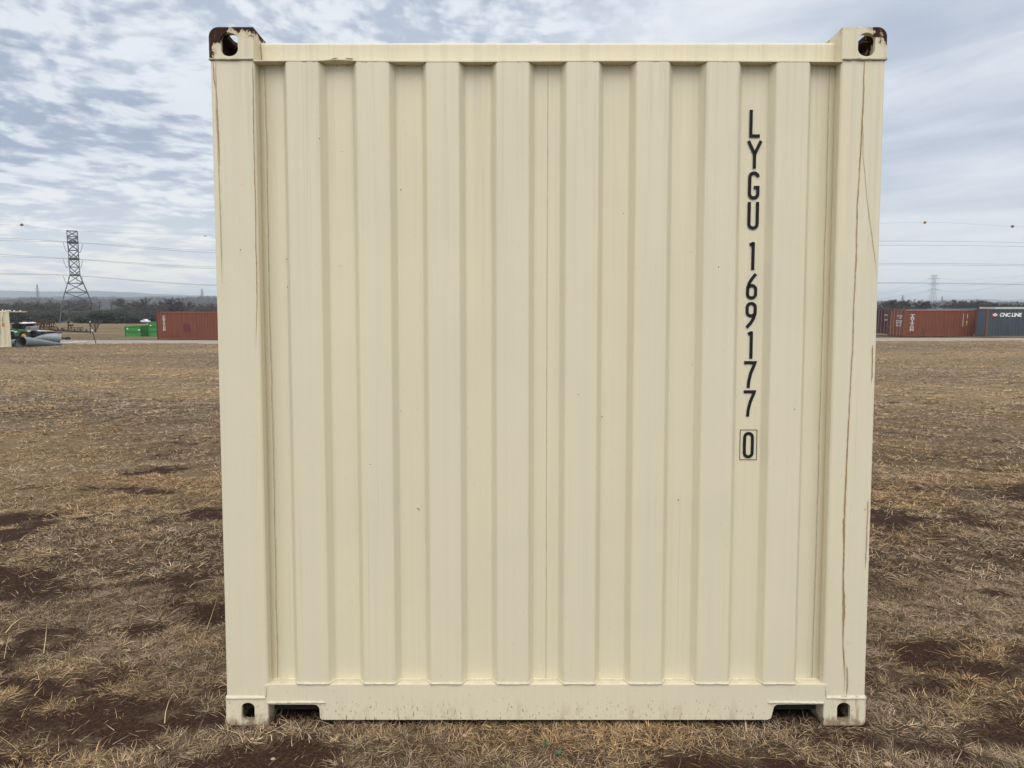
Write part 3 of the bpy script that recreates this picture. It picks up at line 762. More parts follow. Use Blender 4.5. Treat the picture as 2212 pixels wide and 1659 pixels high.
# right: red container, doors towards its left
q = put(1949, 69.5); q = (q[0], q[1], at(1949, 727, 69.5).z)
cR = box_container('rust red container with stacked white letters and yellow mark, left of the slate green one', q, R(-.6), 6.90, 2.78, 2.591, M_red, M_pinkroof, ('doors', 'wall'), M_rustpost, M_red2)
slab_word('TRITON', .66, 2.20, .262, .42, .277, M_white, cR, .001)
for (xx, z0, txt) in ((5.76, 2.20, 'TRIU1478768'), (6.15, 2.20, '22G1')):
    for i, ch in enumerate(txt): text_mesh(ch, .13, M_white, cR, (xx, -.002, z0 - i * .112 - .1), (R(90), 0, 0), 'lettering', .004)
MB().box(6.07, 6.22, -.004, -.001, 1.30, 1.52).build('yellow_mark', plain('sticker_yellow', (.60, .42, .06), .5), cR)
mb = MB(); mb.add([(6.145 + .075 * math.cos(t), -.002, 1.14 + .10 * math.sin(t)) for t in [k * math.pi / 6 for k in range(12)]], [tuple(range(12))]); mb.build('grey_seal', M_rod, cR)
# door texts, on the end face that looks left
def end_text(ct, body, size, y_, z_, mat=M_white):
    return text_mesh(body, size, mat, ct, (-.012, y_, z_), (R(90), 0, R(-90)), 'lettering', .006)
end_text(cR, 'TRIU 147876', .19, 1.22, 1.93); end_text(cR, '22G1', .19, .72, 1.74)
for i, z_ in enumerate((1.46, 1.30, 1.14, .98)):
    end_text(cR, ('MAX WT', '30480 KG', 'TARE', '2230 KG')[i], .15, 1.28, z_); end_text(cR, ('30480', '67200', '2230', '4920')[i], .15, .62, z_)
# behind it to the left: dark container with doors, then a maroon one
qz = at(1921, 722.5, 74.8)
c2 = box_container('dark maroon container with shut doors, left of the red one with yellow mark', (qz.x, 74.8, qz.z), R(3), 12.19, 2.6, 2.591, M_maroon, M_maroon, ('doors', 'wall'), M_maroon, M_maroon)
end_text(c2, 'CAXU', .2, 1.1, 1.95); end_text(c2, '22G1', .2, .95, 1.45)
qz = at(1873, 720.5, 78.5)
c3 = box_container('plum red container mostly hidden by the right edge of the big cream one', (qz.x, 78.5, qz.z), R(0), 2.9, 2.44, 2.591, M_maroon, M_maroon, ('wall', 'wall'), M_maroon)
# slate green CNC LINE
q = at(2128.5, 727, 66.8)
cG = box_container('slate green container with slanted white lettering beside a red and white diamond', (q.x, q.y, q.z), R(2), 12.19, 1.5, 2.591, M_teal, M_teal, ('wall', 'wall'), M_rustpost)
cn = text_mesh('CNC LINE', .47, M_white, cG, (1.20, -.004, 1.87), (R(90), 0, 0), 'lettering', .018, .12, .95); cn.scale.x = 2.12 / cn.dimensions.x
mb = MB().box(.50, 1.06, -.004, -.001, 1.86, 2.22); mb.build('red_panel', plain('logo_red', (.32, .03, .035), .6), cG)
MB().add([(.53, -.006, 2.04), (.78, -.006, 1.88), (1.03, -.006, 2.04), (.78, -.006, 2.20)], [(0, 1, 2, 3)]).build('white_diamond', M_white, cG)
text_mesh('CNC', .10, M_teal, cG, (.67, -.009, 2.01), (R(90), 0, 0), 'lettering', .004)
# row behind, roofs showing
def back(label, px, ptop, Yd, ang, L, body, roofm, **k):
    q = at(px, ptop, Yd); return box_container(label, (q.x, Yd, q.z - 2.591), R(ang), L, 2.44, 2.591, body, roofm, ('wall', 'wall'), None, **k)
back('maroon container whose roof edge shows behind the red container with yellow mark', 1898, 669.0, 82, 2, 8.2, M_maroon, M_maroon)
back('blue container with dusty roof showing over the red and slate green ones', 1999, 667.2, 84, 9, 12.19, M_blue, M_blueroof)
back('off white container whose pale roof shows over the slate green container', 2150, 663.5, 83, 6, 12.19, M_offwhite, M_offwhite)

# left: red container
q = at(339.5, 732.8, 67.8)
cL = box_container('rust red container with stacked white letters and dark square patch, beside green dumpsters', (q.x, q.y, q.z), R(-2.5), 12.19, 2.44, 2.591, M_red, M_red, ('wall', 'doors'), M_maroon)
slab_word('TRITON', .62, 2.26, .225, .28, .243, M_white, cL, .001)
MB().box(2.62, 3.28, .0, .003, .75, 1.50).build('dark_patch', plain('patch_red', (.13, .028, .03), .7), cL)
# far left: cream container, seen part way
q = at(25.2, 751.5, 50.3)
cW = box_container('cream container cut by the left edge of the picture, with an orange mark', (q.x - 6.058 * math.cos(R(37)), q.y - 6.058 * math.sin(R(37)), q.z + .02), R(37), 6.058, 2.44, 2.591, M_cream_far, M_cream_far, ('wall', 'doors'))
for (xx, z0, txt, st) in ((5.44, 2.34, 'LYGU169176', .132), (5.63, 2.22, '22G1', .13)):
    for i, ch in enumerate(txt): text_mesh(ch, .12, M_steel_dk, cW, (xx, -.002, z0 - i * st - .1), (R(90), 0, 0), 'lettering', .003)
MB().box(5.61, 5.74, -.004, -.001, 1.50, 1.74).build('orange_mark', plain('sticker_orange', (.62, .20, .02), .5), cW)
for k, (px, py, r_) in enumerate(((5.5, 670.3, .045), (12.5, 670.3, .035), (32.5, 669.8, .10), (40.5, 669.5, .10), (56.5, 672, .11), (81, 672.5, .13))):
    if k < 3 and px < 26:
        q = at(px, py, 50.9); o = MB().ball(q, (r_, r_, r_ * 1.3)).tube([(q.x, q.y, q.z), (q.x, q.y, q.z - .14)], .03, 6).build('white_knob', M_plastic_w, smooth=True)
        tag(o, ('small white knob on the cream container roof at the picture edge, leftmost', 'thin white knob on the cream container roof near its corner')[k], 'knob', 'white knobs on the far left roof')

# ------------------------------------------------------------------ green dumpsters
def dumpster(label, x0, x1, ptop, pbot, Yd, tall, mat, ang=0, deep=4.5):
    a = at(x0, pbot, Yd); b = at(x1, ptop, Yd); W_ = b.x - a.x; h_ = b.z - a.z
    t = thing('dumpster', label, 'dumpster', a, (0, 0, R(ang)), 'green dumpsters')
    MB().box(.03, W_ - .03, .03, .09, .06, h_ - .05).build('front_panel', mat, t)
    MB().box(.03, .09, .09, deep, .06, h_ - .05).box(W_ - .09, W_ - .03, .09, deep, .06, h_ - .05).box(.09, W_ - .09, deep - .06, deep, .06, h_ - .05).build('side_panel', mat, t)
    MB().box(.09, W_ - .09, .09, deep - .06, .06, .12).build('floor', M_green_dk, t)
    MB().box(0, W_, -.03, .10, h_ - .10, h_).box(0, .1, .1, deep, h_ - .1, h_).box(W_ - .1, W_, .1, deep, h_ - .1, h_).build('top_rim', M_green, t)
    for zz in ((.48,) if not tall else (.36, .68)):
        MB().box(0, W_, -.04, .03, h_ * zz, h_ * zz + .09).build('cross_rail', M_green_dk, t)
    for xx in (0, W_ - .08): MB().box(xx, xx + .08, -.045, .03, 0, h_ - .1).build('corner_upright', M_green, t)
    MB().box(.05, W_ - .05, .02, deep, .0, .06).build('skid', M_dark, t)
    return t, W_, h_
t, W_, h_ = dumpster('low green dumpster, leftmost of three, with two pale stickers', 270, 303.5, 704.5, 728.6, 89, False, M_green)
for (a, b) in ((.14, .72), (.86, .60)):
    MB().box(W_ * a, W_ * a + .16, -.006, .028, h_ * b, h_ * b + .15).build('sticker', M_white, t)
t, W_, h_ = dumpster('low green dumpster with a dark square opening, between the two others', 304.5, 323, 703, 728, 91, False, M_green_dk)
MB().box(W_ * .35, W_ * .98, -.008, .028, .12, h_ * .42).build('opening', M_dark, t)
t, W_, h_ = dumpster('taller green dumpster close beside the left red container', 322, 342.5, 695.4, 728.2, 88, True, M_green)
MB().box(W_ * .15, W_ * .15 + .15, -.006, .028, h_ * .72, h_ * .72 + .15).build('sticker', M_white, t)

# ------------------------------------------------------------------ culvert pipes
def cone_sheet(label, prof, flat=1.0, ring=(), inner=True, lip=None):
    """prof: list of (px, py_centre, radius m, Y)"""
    P = [at(a, b, d) for a, b, r_, d in prof]; rs = [r_ for a, b, r_, d in prof]
    # densify
    Pd = []; Rd = []
    for i in range(len(P) - 1):
        for k in range(8): t = k / 8; Pd.append(P[i].lerp(P[i + 1], t)); Rd.append(rs[i] * (1 - t) + rs[i + 1] * t)
    Pd.append(P[-1]); Rd.append(rs[-1])
    base = Pd[0].copy(); base.z -= Rd[0]
    th = thing('steel_pipe', label, 'pipe', base, (0, 0, 0), 'galvanised pipes lying in the grass')
    Q = [p_ - base for p_ in Pd]
    MB().tube(Q, Rd, 28, cap=False).build('shell', M_galv, th, smooth=True)
    MB().tube(Q, [max(.01, r_ - .012) for r_ in Rd], 28, cap=False).build('lining', M_galv_in, th, smooth=True)
    for t in ring:
        i = int(t * (len(Q) - 1)); d = (Q[min(i + 1, len(Q) - 1)] - Q[max(i - 1, 0)]).normalized() * .012
        MB().tube([Q[i] - d, Q[i] + d], Rd[i] + .012, 28).build('seam_ring', M_rod, th, smooth=False)
    return th
cone_sheet('long tapering galvanised pipe with an open round mouth, nearest the far left container', [(45.5, 737.6, .365, 51.0), (60, 738.0, .345, 51.8), (90, 740.2, .24, 53.1), (115, 742.3, .15, 54.3), (137, 743.6, .09, 55.3)])
cone_sheet('shorter ribbed galvanised pipe lying behind the long tapering one', [(74, 731.3, .05, 55.0), (88, 729.8, .19, 55.0), (104, 729.3, .29, 55.0), (120, 729.8, .36, 55.0), (130.5, 731.5, .36, 55.2)], ring=(.12, .38, .62, .84))
cone_sheet('short end of a galvanised pipe, just right of the far left cream container', [(18, 741.5, .27, 52.8), (36, 741.0, .27, 52.8)])

# ------------------------------------------------------------------ tractor and farm machinery
def P3(px, py, Yd, o): return at(px, py, Yd) - o
# crop3 helper: coordinates of the enlarged strip (x 0..2212 -> 0..260 of 4096)
def c3(x, y): return (x / 8.508 / 1.8517, (1220 + y / 8.508) / 1.8517)
def wheel(parent, cx, cy, cz, r, wdt, rim, rr):
    wt_ = MB(); n = 28; prof = [(-wdt / 2, r * .62), (-wdt / 2, r * .93), (-wdt * .35, r), (wdt * .35, r), (wdt / 2, r * .93), (wdt / 2, r * .62)]
    vs = []; fs = []
    for k in range(n):
        a = 2 * math.pi * k / n
        for (yy, q) in prof: vs.append((cx + q * math.cos(a), cy + yy, cz + q * math.sin(a)))
    m_ = len(prof)
    for k in range(n):
        for j in range(m_): fs.append((k * m_ + j, k * m_ + (j + 1) % m_, ((k + 1) % n) * m_ + (j + 1) % m_, ((k + 1) % n) * m_ + j))
    w_ = thing_child('wheel', parent)
    wt_.add(vs, fs).build('tyre', M_tyre, w_, smooth=True)
    MB().tube([(cx, cy - wdt * .30, cz), (cx, cy + wdt * .30, cz)], rr, 24).tube([(cx, cy - wdt * .42, cz), (cx, cy - wdt * .30, cz)], [rr * .25, rr * .5], 12).build('rim', rim, w_)
    MB().tube([(cx, cy - wdt * .50, cz), (cx, cy - wdt * .40, cz)], rr * .22, 10).build('hub', M_steel_dk, w_)
    return w_
def thing_child(name, parent):
    o = bpy.data.objects.new(name, None); COL.objects.link(o); o.parent = parent; return o
YT = 60.0
def T(x, y, o, dy=0.0):
    a = at(*c3(x, y), YT) - o; return (a.x, a.y + dy, a.z)
org = at(*c3(700, 1190), YT); org.z = min(org.z, Hs(org.x, YT) + .05)
tr = thing('tractor', 'green tractor with yellow wheels, tan canopy and black roll frame, behind the galvanised pipes', 'tractor', org)
def slab(name, mat, pts, y0, y1, bev=.0):
    q = [(T(a, b, org)[0], T(a, b, org)[2]) for a, b in pts]
    return MB().prism(q, 'y', y0, y1).build(name, mat, tr, bevel=bev)
slab('hood', M_tgreen, [(330, 800), (560, 790), (640, 830), (665, 900), (650, 960), (600, 990), (600, 900), (330, 880)], -.45, .45, .04)
slab('chassis', M_steel_dk, [(390, 880), (600, 880), (660, 960), (900, 930), (1000, 1020), (980, 1090), (620, 1090), (560, 1150), (400, 1150)], -.28, .30)
slab('rear_fender', M_tgreen, [(650, 960), (760, 840), (800, 815), (960, 850), (990, 880), (905, 905), (840, 960), (790, 1040), (680, 1060)], -.62, -.20, .03)
slab('side_step', M_white, [(665, 885), (780, 890), (770, 918), (665, 912)], -.70, -.40)
slab('side_trim', M_white, [(395, 865), (600, 862), (598, 888), (395, 885)], -.47, -.455)
slab('front_grille', M_steel_dk, [(395, 890), (430, 890), (430, 1060), (395, 1060)], -.4, .4)
wheel(tr, *T(1010, 1040, org, -.62), .42, .38, M_yellow, .205)
wheel(tr, *T(480, 1125, org, -.60), .27, .26, M_yellow, .14)
wheel(tr, *T(1010, 1040, org, .6), .42, .38, M_steel_dk, .185)
wheel(tr, *T(480, 1125, org, .6), .27, .26, M_steel_dk, .125)
slab('canopy', M_tan, [(370, 215), (715, 218), (740, 250), (370, 250)], -.75, .75, .01)
fr = MB()
for yy in (-.65, .65):
    fr.tube([T(435, 830, org, yy), T(435, 250, org, yy)], .045, 8); fr.tube([T(700, 258, org, yy), T(755, 275, org, yy), T(790, 330, org, yy), T(790, 480, org, yy), T(790, 600, org, yy)], .045, 8)
fr.tube([T(380, 262, org, 0), T(740, 262, org, 0)], .05, 8).build('roll_frame', M_steel_dk, tr)
rk = MB()
for yy in (-.6, .6):
    rk.tube([T(380, 495, org, yy), T(880, 490, org, yy), T(905, 520, org, yy), T(905, 590, org, yy)], .04, 8); rk.tube([T(380, 570, org, yy), T(890, 575, org, yy)], .035, 8)
for k in range(9): rk.tube([T(410 + k * 55, 500, org, -.6), T(390 + k * 55, 572, org, -.6)], .022, 6)
rk.build('lower_rack', M_steel_dk, tr)
slab('seat', M_tyre, [(450, 640), (600, 640), (620, 800), (450, 810)], -.3, .3, .03)
slab('dark_cab_fill', M_steel_dk, [(390, 590), (450, 600), (560, 640), (690, 650), (700, 800), (640, 835), (390, 800)], .3, .62, .02)  # dark slab added behind the seat so the cab reads dark
for (a, b) in ((460, 700), (540, 700)): MB().tube([T(a, 560, org, -.5), T(a, 810, org, -.5)], .02, 6).build('grab_rail', M_rod, tr)
for (a, b) in ((485, 205), (695, 208)):
    MB().ball(T(a, b, org), (.07, .07, .06)).build('roof_lamp', M_plastic_w, tr, smooth=True)
MB().ball(T(280, 190, org), (.06, .06, .055)).build('roof_lamp', M_plastic_w, tr, smooth=True)
MB().ball(T(345, 190, org), (.06, .06, .055)).build('roof_lamp', M_plastic_w, tr, smooth=True)

YT = 64.0
org = at(*c3(1150, 1110), YT)
tr = thing('farm_truck', 'dark cab machine with white roof and grey engine box standing behind the green tractor', 'machine', org)
slab('roof', M_white, [(690, 565), (870, 575), (1030, 605), (1040, 628), (870, 620), (705, 610)], -.8, .8, .01)
slab('cab', M_glass, [(720, 622), (985, 630), (950, 835), (700, 830)], -.7, .7, .02)
for a, b in ((722, 700), (838, 828), (980, 952)): MB().tube([T(a, 615, org, -.72), T(b, 840, org, -.72)], .035, 6).build('cab_pillar', M_steel_dk, tr)
slab('engine_box', M_greymachine, [(970, 745), (1010, 725), (1180, 725), (1215, 770), (1215, 850), (970, 835)], -.5, .5, .02)
for a in (1105, 1155): slab('vent_opening', M_dark, [(a - 14, 755), (a + 14, 755), (a + 14, 800), (a - 14, 800)], -.52, -.505)
slab('deck', M_white, [(1000, 862), (1380, 868), (1380, 905), (1000, 892)], -.8, .8)
slab('frame', M_steel_dk, [(820, 900), (1390, 905), (1400, 1060), (1360, 1060), (1340, 960), (1180, 930), (1100, 1000), (900, 1050)], -.5, .5)
wheel(tr, *T(1290, 1040, org, -.5), .42, .36, M_greymachine, .20)
wheel(tr, *T(1140, 1060, org, .5), .42, .36, M_ruststeel, .20)
wheel(tr, *T(860, 1060, org, .7), .42, .36, M_ruststeel, .20)

# rusty conveyor
YT = 72.0
org = at(*c3(1400, 900), YT); tr = thing('conveyor', 'rusty inclined conveyor on a trestle frame, left of the pylon foot', 'conveyor', org)
slab('boom', M_orange_rust, [(1000, 650), (1560, 560), (1580, 590), (1480, 640), (1010, 705)], -.5, .5)
slab('belt', M_steel_dk, [(990, 630), (1560, 540), (1560, 562), (1000, 652)], -.55, .55)
slab('head_box', M_ruststeel, [(1540, 545), (1740, 520), (1765, 590), (1600, 620)], -.5, .5)
mb = MB()
for yy in (-.5, .5):
    for (a, b, c_, d_) in ((1620, 580, 1480, 700), (1700, 590, 1790, 690), (1590, 620, 1560, 840), (1700, 610, 1710, 840), (1250, 670, 1240, 840), (1390, 650, 1385, 840), (1480, 640, 1500, 840), (1010, 700, 1010, 840),
                           (1000, 760, 1720, 745), (1000, 830, 1720, 835), (1300, 650, 1300, 740), (1180, 680, 1190, 800), (1640, 610, 1650, 830), (1760, 740, 1765, 840), (1830, 745, 1835, 830), (1720, 750, 1835, 752)):
        mb.tube([T(a, b, org, yy), T(c_, d_, org, yy)], .04, 5)
mb.build('trestle', M_ruststeel, tr)
# fence of wire mesh posts behind the tractor
YT = 84.0
org = at(*c3(1150, 620), YT); tr = thing('cattle_panel', 'thin rusty fence panel standing behind the conveyor', 'fence', org)
mb = MB()
for a in range(920, 1400, 62): mb.tube([T(a, 470, org), T(a + 6, 640, org)], .035, 5)
for b in (500, 560, 610): mb.tube([T(920, b, org), T(1390, b, org)], .02, 5)
mb.build('bars', M_ruststeel, tr)
# low flatbed and scrap
YT = 66.0
org = at(*c3(1500, 1000), YT); tr = thing('flat_trailer', 'low pale decked trailer behind the ribbed pipe', 'trailer', org)
slab('deck', M_tan, [(1380, 870), (1650, 895), (1640, 935), (1380, 925)], -.9, .9)
slab('chassis', M_steel_dk, [(1400, 935), (1620, 940), (1620, 975), (1400, 970)], -.5, .5)
for a in (1460, 1580): wheel(tr, *T(a, 985, org, -.6), .20, .2, M_ruststeel, .10)
YT = 64.5
org = at(*c3(1800, 990), YT); tr = thing('scrap_rack', 'flat rack of dark red scrap bars behind the ribbed pipe', 'scrap rack', org)
for k in range(9):
    MB().tube([T(1640 + k * 12, 905 + k * 11, org, -.5 + k * .12), T(2020 - k * 8, 940 + k * 9, org, .5 - k * .1)], .035, 5).build('bar', M_ruststeel if k % 2 else M_maroon, tr)
# long pipe rail with hooks
def c4(x, y): return (x / 5.267 / 1.8517, (1150 + y / 5.267) / 1.8517)
def T4(x, y, o, Yd, dy=0.0):
    a = at(*c4(x, y), Yd) - o; return (a.x, a.y + dy, a.z)
org = at(*c4(1450, 930), 78); tr = thing('pipe_rack', 'long low steel pipe rack with upright hooks lying across the brown field', 'pipe rack', org)
MB().tube([T4(1030, 888, org, 78), T4(1640, 918, org, 78), T4(1905, 932, org, 78)], .07, 8).build('long_pipe', M_ruststeel, tr)
MB().tube([T4(1060, 905, org, 78.8), T4(1900, 938, org, 78.8)], .07, 8).build('lower_pipe', M_steel_dk, tr)
for a in (1220, 1300, 1330, 1570, 1690, 1820):
    MB().tube([T4(a + 40, 905 + (a - 1220) * .03, org, 78.4), T4(a + 12, 880 + (a - 1220) * .05, org, 78.4), T4(a - 10, 850 + (a - 1220) * .07, org, 78.4), T4(a - 22, 848 + (a - 1220) * .07, org, 78.4)], [.05, .09, .08, .04], 6).build('hook', M_steel_dk, tr)
org = at(*c4(1550, 900), 84); tr = thing('pen_fence', 'light rusty pen frame beyond the long pipe rack', 'fence', org)
mb = MB()
for a, b in ((1330, 850), (1500, 845), (1640, 840), (1690, 840), (1735, 838)): mb.tube([T4(a, b, org, 84), T4(a, 905, org, 84)], .035, 5)
mb.tube([T4(1330, 852, org, 84), T4(1735, 840, org, 84)], .03, 5); mb.tube([T4(1330, 880, org, 84), T4(1735, 872, org, 84)], .025, 5); mb.build('bars', M_ruststeel, tr)
org = at(*c4(1495, 880), 80); tr = thing('post_stand', 'rusty T shaped stand with a flat top beside a black post', 'stand', org)
MB().tube([T4(1495, 880, org, 80), T4(1495, 795, org, 80)], .06, 6).build('stem', M_ruststeel, tr)
MB().tube([T4(1445, 795, org, 80), T4(1545, 792, org, 80)], .09, 6).build('top', M_ruststeel, tr)
def post(label, x0, y0, x1, y1, Yd, r_, mat, tip=None, tl=.12):
    a = at(*c4(x0, y0), Yd); b = at(*c4(x1, y1), Yd); t = thing('fence_post', label, 'post', a, (0, 0, 0), 'lone steel posts in the field')
    d = b - a; MB().tube([(0, 0, -.2), d], r_, 6).build('shaft', mat, t)
    if tip: MB().tube([d * (1 - tl), d * 1.004], r_ * 1.12, 6).build('painted_tip', tip, t)
post('black upright post beside the rusty stand in the field', 1433, 875, 1440, 708, 81, .07, M_steel_dk)
post('thin upright post with pale tip at the end of the pipe rack', 1903, 935, 1898, 712, 79, .055, M_ruststeel, M_plastic_w, .10)
post('leaning dark steel post with white tip standing by the gravel road', 2036, 1190, 1936, 880, 57.5, .035, M_steel_dk, M_plastic_w, .14)
# small drum mower
org = at(*c4(1400, 1095), 63); tr = thing('mower_attachment', 'small black attachment with drum and arm on the far roadside', 'attachment', org)
MB().tube([T4(1425, 1070, org, 63, -.2), T4(1425, 1070, org, 63, .25)], .12, 14).build('drum', M_tyre, tr)
MB().tube([T4(1300, 1045, org, 63), T4(1350, 1072, org, 63), T4(1400, 1085, org, 63)], .05, 6).build('arm', M_steel_dk, tr)
MB().box(T4(1290, 1090, org, 63)[0], T4(1335, 1090, org, 63)[0], -.15, .15, 0, .10).build('red_housing', M_ball_red, tr)
# pale stones on the road edge
rnd = random.Random(3)
for k in range(26):
    a = at(*c4(rnd.uniform(1310, 1720), rnd.uniform(1150, 1195)), 58); yy = rnd.uniform(56.5, 59.5); xx = a.x
    mb = MB().ball((0, 0, .03), (rnd.uniform(.08, .24), rnd.uniform(.08, .18), rnd.uniform(.04, .09)), 7, 4).build('road_stone', plain('pale_rubble', (.48, .44, .38), .9) if k == 0 else bpy.data.materials['pale_rubble'])
    mb.location = (xx, yy, Hs(xx, yy) + .04); tag(mb, 'pale rubble stone on the near edge of the gravel road', 'stone', 'pale rubble by the road')

# white pickup far away
q = at(314.5, 698, 287); t = thing('pickup_truck', 'white pickup truck parked far off in front of the trees', 'pickup truck', (q.x, q.y, q.z), (0, 0, R(-32))); t.scale = (.85, .85, .85)
sc = 1.0
MB().prism([(-2.6, .5), (2.6, .5), (2.7, .8), (2.6, 1.15), (1.3, 1.25), (-2.6, 1.3)], 'y', -.95, .95).build('body', M_truck, t, bevel=.08)
MB().prism([(-1.2, 1.28), (1.2, 1.22), (.6, 1.85), (-.9, 1.88)], 'y', -.85, .85).build('cab', M_truck, t, bevel=.08)
MB().prism([(-1.0, 1.36), (-.1, 1.36), (-.1, 1.76), (-.8, 1.76)], 'y', -.87, .87).prism([(.0, 1.36), (.85, 1.34), (.48, 1.76), (.0, 1.76)], 'y', -.87, .87).build('side_window', M_glass, t)
for xx in (-1.7, 1.75):
    for yy in (-.85, .85): wheel(t, xx, yy, .38, .38, .25, M_rod, .2)

# ------------------------------------------------------------------ pylons, wires, balls, utility poles
def lattice(name, label, Yd, pxs, levels, rad, mat, arms=(), grp=None, feet=None, armw=0, mat_low=None, low_n=0, turn=0.0):
    """levels: (py, half width m). square mast: legs, rings, X braces."""
    base = at(pxs, levels[-1][0], Yd); root = thing(name, label, 'pylon', base, (0, 0, turn), grp)
    L_ = [(at(pxs, py, Yd).z - base.z, hw) for py, hw in levels]
    def corners(i): z_, hw = L_[i]; return [Vector((sx * hw, sy * hw, z_)) for sx, sy in ((-1, -1), (1, -1), (1, 1), (-1, 1))]
    legs = [MB() for _ in range(4)]; br = MB(); br2 = MB()
    for i in range(len(L_) - 1):
        A_, B_ = corners(i), corners(i + 1); tgt = br2 if i >= len(L_) - 1 - low_n else br
        for k in range(4):
            legs[k].tube([A_[k], B_[k]], rad, 5, cap=False)
            tgt.tube([A_[k], B_[(k + 1) % 4]], rad * .55, 4, cap=False); tgt.tube([A_[(k + 1) % 4], B_[k]], rad * .55, 4, cap=False)
            tgt.tube([A_[k], A_[(k + 1) % 4]], rad * .6, 4, cap=False)
    for l_ in legs: l_.build('leg', mat, root)
    br.build('bracing', mat, root)
    if low_n: br2.build('lower_bracing', mat_low or mat, root)
    for (py, ax_, ay_) in arms:
        z_ = at(pxs, py, Yd).z - base.z
        hw = np.interp(-z_, [-q[0] for q in L_], [q[1] for q in L_]); m_ = MB()
        if ax_:
            for s_ in (-1, 1):
                for yy in (-hw, hw): m_.tube([(s_ * hw, yy, z_), (s_ * ax_, 0, z_)], rad * .7, 4); m_.tube([(s_ * hw, yy, z_ + 1.8 * rad / .15), (s_ * ax_, 0, z_)], rad * .6, 4)
                for q in (.75, 1.0): m_.tube([(s_ * ax_ * q, 0, z_), (s_ * ax_ * (q - .12), 0, z_ - 3.2)], rad * .4, 4)
        if ay_:
            for s_ in (-1, 1):
                for xx in (-hw, hw): m_.tube([(xx, s_ * hw, z_), (0, s_ * ay_, z_)], rad * 1.0, 4); m_.tube([(xx, s_ * hw, z_ + 2.2), (0, s_ * ay_, z_)], rad * .8, 4)
            m_.box(-hw * 1.15, hw * 1.15, -hw, hw, z_ - .22, z_ + .22)
        m_.build('crossarm', mat, root)
    return root, base
YP = 350.0
lv = [(499, 2.85), (511, 2.85), (523.5, 2.85), (541, 2.75), (559.5, 2.7), (577, 2.65), (594.5, 2.7), (612, 4.3), (632, 6.2), (652.5, 8.0), (674, 8.9), (697, 10.0)]; lv = [(a, b * .76) for a, b in lv]
pyl, pb = lattice('transmission_tower', 'tall grey lattice power pylon with splayed legs rising from the trees at left', YP, 169, lv, .21, M_lattice, arms=((523.5, 0, 10), (559.5, 0, 10), (594.5, 0, 10)), turn=R(31.7), mat_low=M_lattice, low_n=3)
# jumper loops: they hang from the conductors beside the tower
for (py0, py1) in ((524, 541), (560, 574), (595, 609)):
    for s_ in (-1, 1):
        for dy in (-8, 8):
            a = at(157.5 + s_ * 21, py0 + (s_ > 0) * 3, YP + dy) - pb; b = at(157.5 + s_ * 9, py1, YP + dy) - pb
            a.rotate(Matrix.Rotation(-R(31.7), 3, 'Z')); b.rotate(Matrix.Rotation(-R(31.7), 3, 'Z')); pts = [a.lerp(b, t) + Vector((0, 0, -2.4 * math.sin(math.pi * t))) for t in [k / 8 for k in range(9)]]
            MB().tube(pts, .085, 4).tube([b, b + Vector((0, 0, 2.6))], .12, 5).build('jumper_loop', M_wire, pyl)
def wire(label, Yd, pts, r_):
    """smooth sagging line through measured points; flat plane Yd metres away"""
    xs_ = [p_[0] for p_ in pts]; ps = []
    P = [at(a, b, Yd) for a, b in pts]
    o = P[0].copy()
    for i in range(len(P) - 1):
        n = 24
        p0 = P[max(i - 1, 0)]; p1 = P[i]; p2 = P[i + 1]; p3 = P[min(i + 2, len(P) - 1)]
        for k in range(n):
            t = k / n
            if pts[i][0] == PX0: m1 = (p2 - p1)
            else: m1 = (p2 - p0) * ((p2.x - p1.x) / (p2.x - p0.x))
            m2 = (p3 - p1) * ((p2.x - p1.x) / (p3.x - p1.x))
            h0 = 2 * t ** 3 - 3 * t ** 2 + 1; h1 = t ** 3 - 2 * t ** 2 + t; h2 = -2 * t ** 3 + 3 * t ** 2; h3 = t ** 3 - t ** 2
            ps.append(p1 * h0 + m1 * h1 + p2 * h2 + m2 * h3 - o)
    ps.append(P[-1] - o)
    w_ = MB().tube(ps, r_, 5).build('power_line', M_wire); w_.location = o
    return tag(w_, label, 'power line', 'power lines crossing the picture')
PX0 = 157
nms = ['upper pair of wires, top one', 'upper pair of wires, lower one', 'middle pair of wires, top one', 'middle pair of wires, lower one', 'bottom pair of wires, top one', 'bottom pair of wires, lower one']
W_ = [(514, 523, 541, 521, 524, YP + 9), (519.5, 524, 545.5, 530, 532.5, YP - 9), (550, 559, 577, 569, 571.5, YP + 9), (554, 560, 580.5, 572.5, 574.5, YP - 9), (590, 594.5, 615.3, 610.5, 614.2, YP + 9), (592, 595.5, 617, 612, 615.7, YP - 9)]
for n_, (a, b, c_, d_, e_, yy) in zip(nms, W_):
    wire('high voltage wire from the big left pylon, ' + n_, yy, [(-700, a - 26), (0, a), (157, b), (467, c_), (1000, (c_ + d_) / 2 + 6), (1905, d_), (2212, e_), (2900, e_ + 14)], .055)
wire('thin overhead shield wire carrying the coloured marker balls, above all conductors', YP, [(-700, 472), (0, 484.5), (157, 499), (443, 508), (1000, 507), (1998, 480.5), (2187, 489), (2900, 515)], .028)
for (px, py, mt, lb, r_) in ((47, 485.5, M_ball_red, 'red marker ball in the sky left of the pylon', .72), (443, 508.5, M_ball_wh, 'white marker ball in the sky just left of the big container', .62),
                         (1998, 480.5, M_ball_or, 'orange marker ball in the sky right of the big container', .72), (2187, 489, M_ball_br, 'brown red marker ball near the right edge', .72)):
    q = at(px, py, YP); o = MB().ball((0, 0, 0), (r_, r_, r_ * .9)).build('marker_ball', mt, smooth=True); o.location = q; tag(o, lb, 'marker ball', 'marker balls on the shield wire')
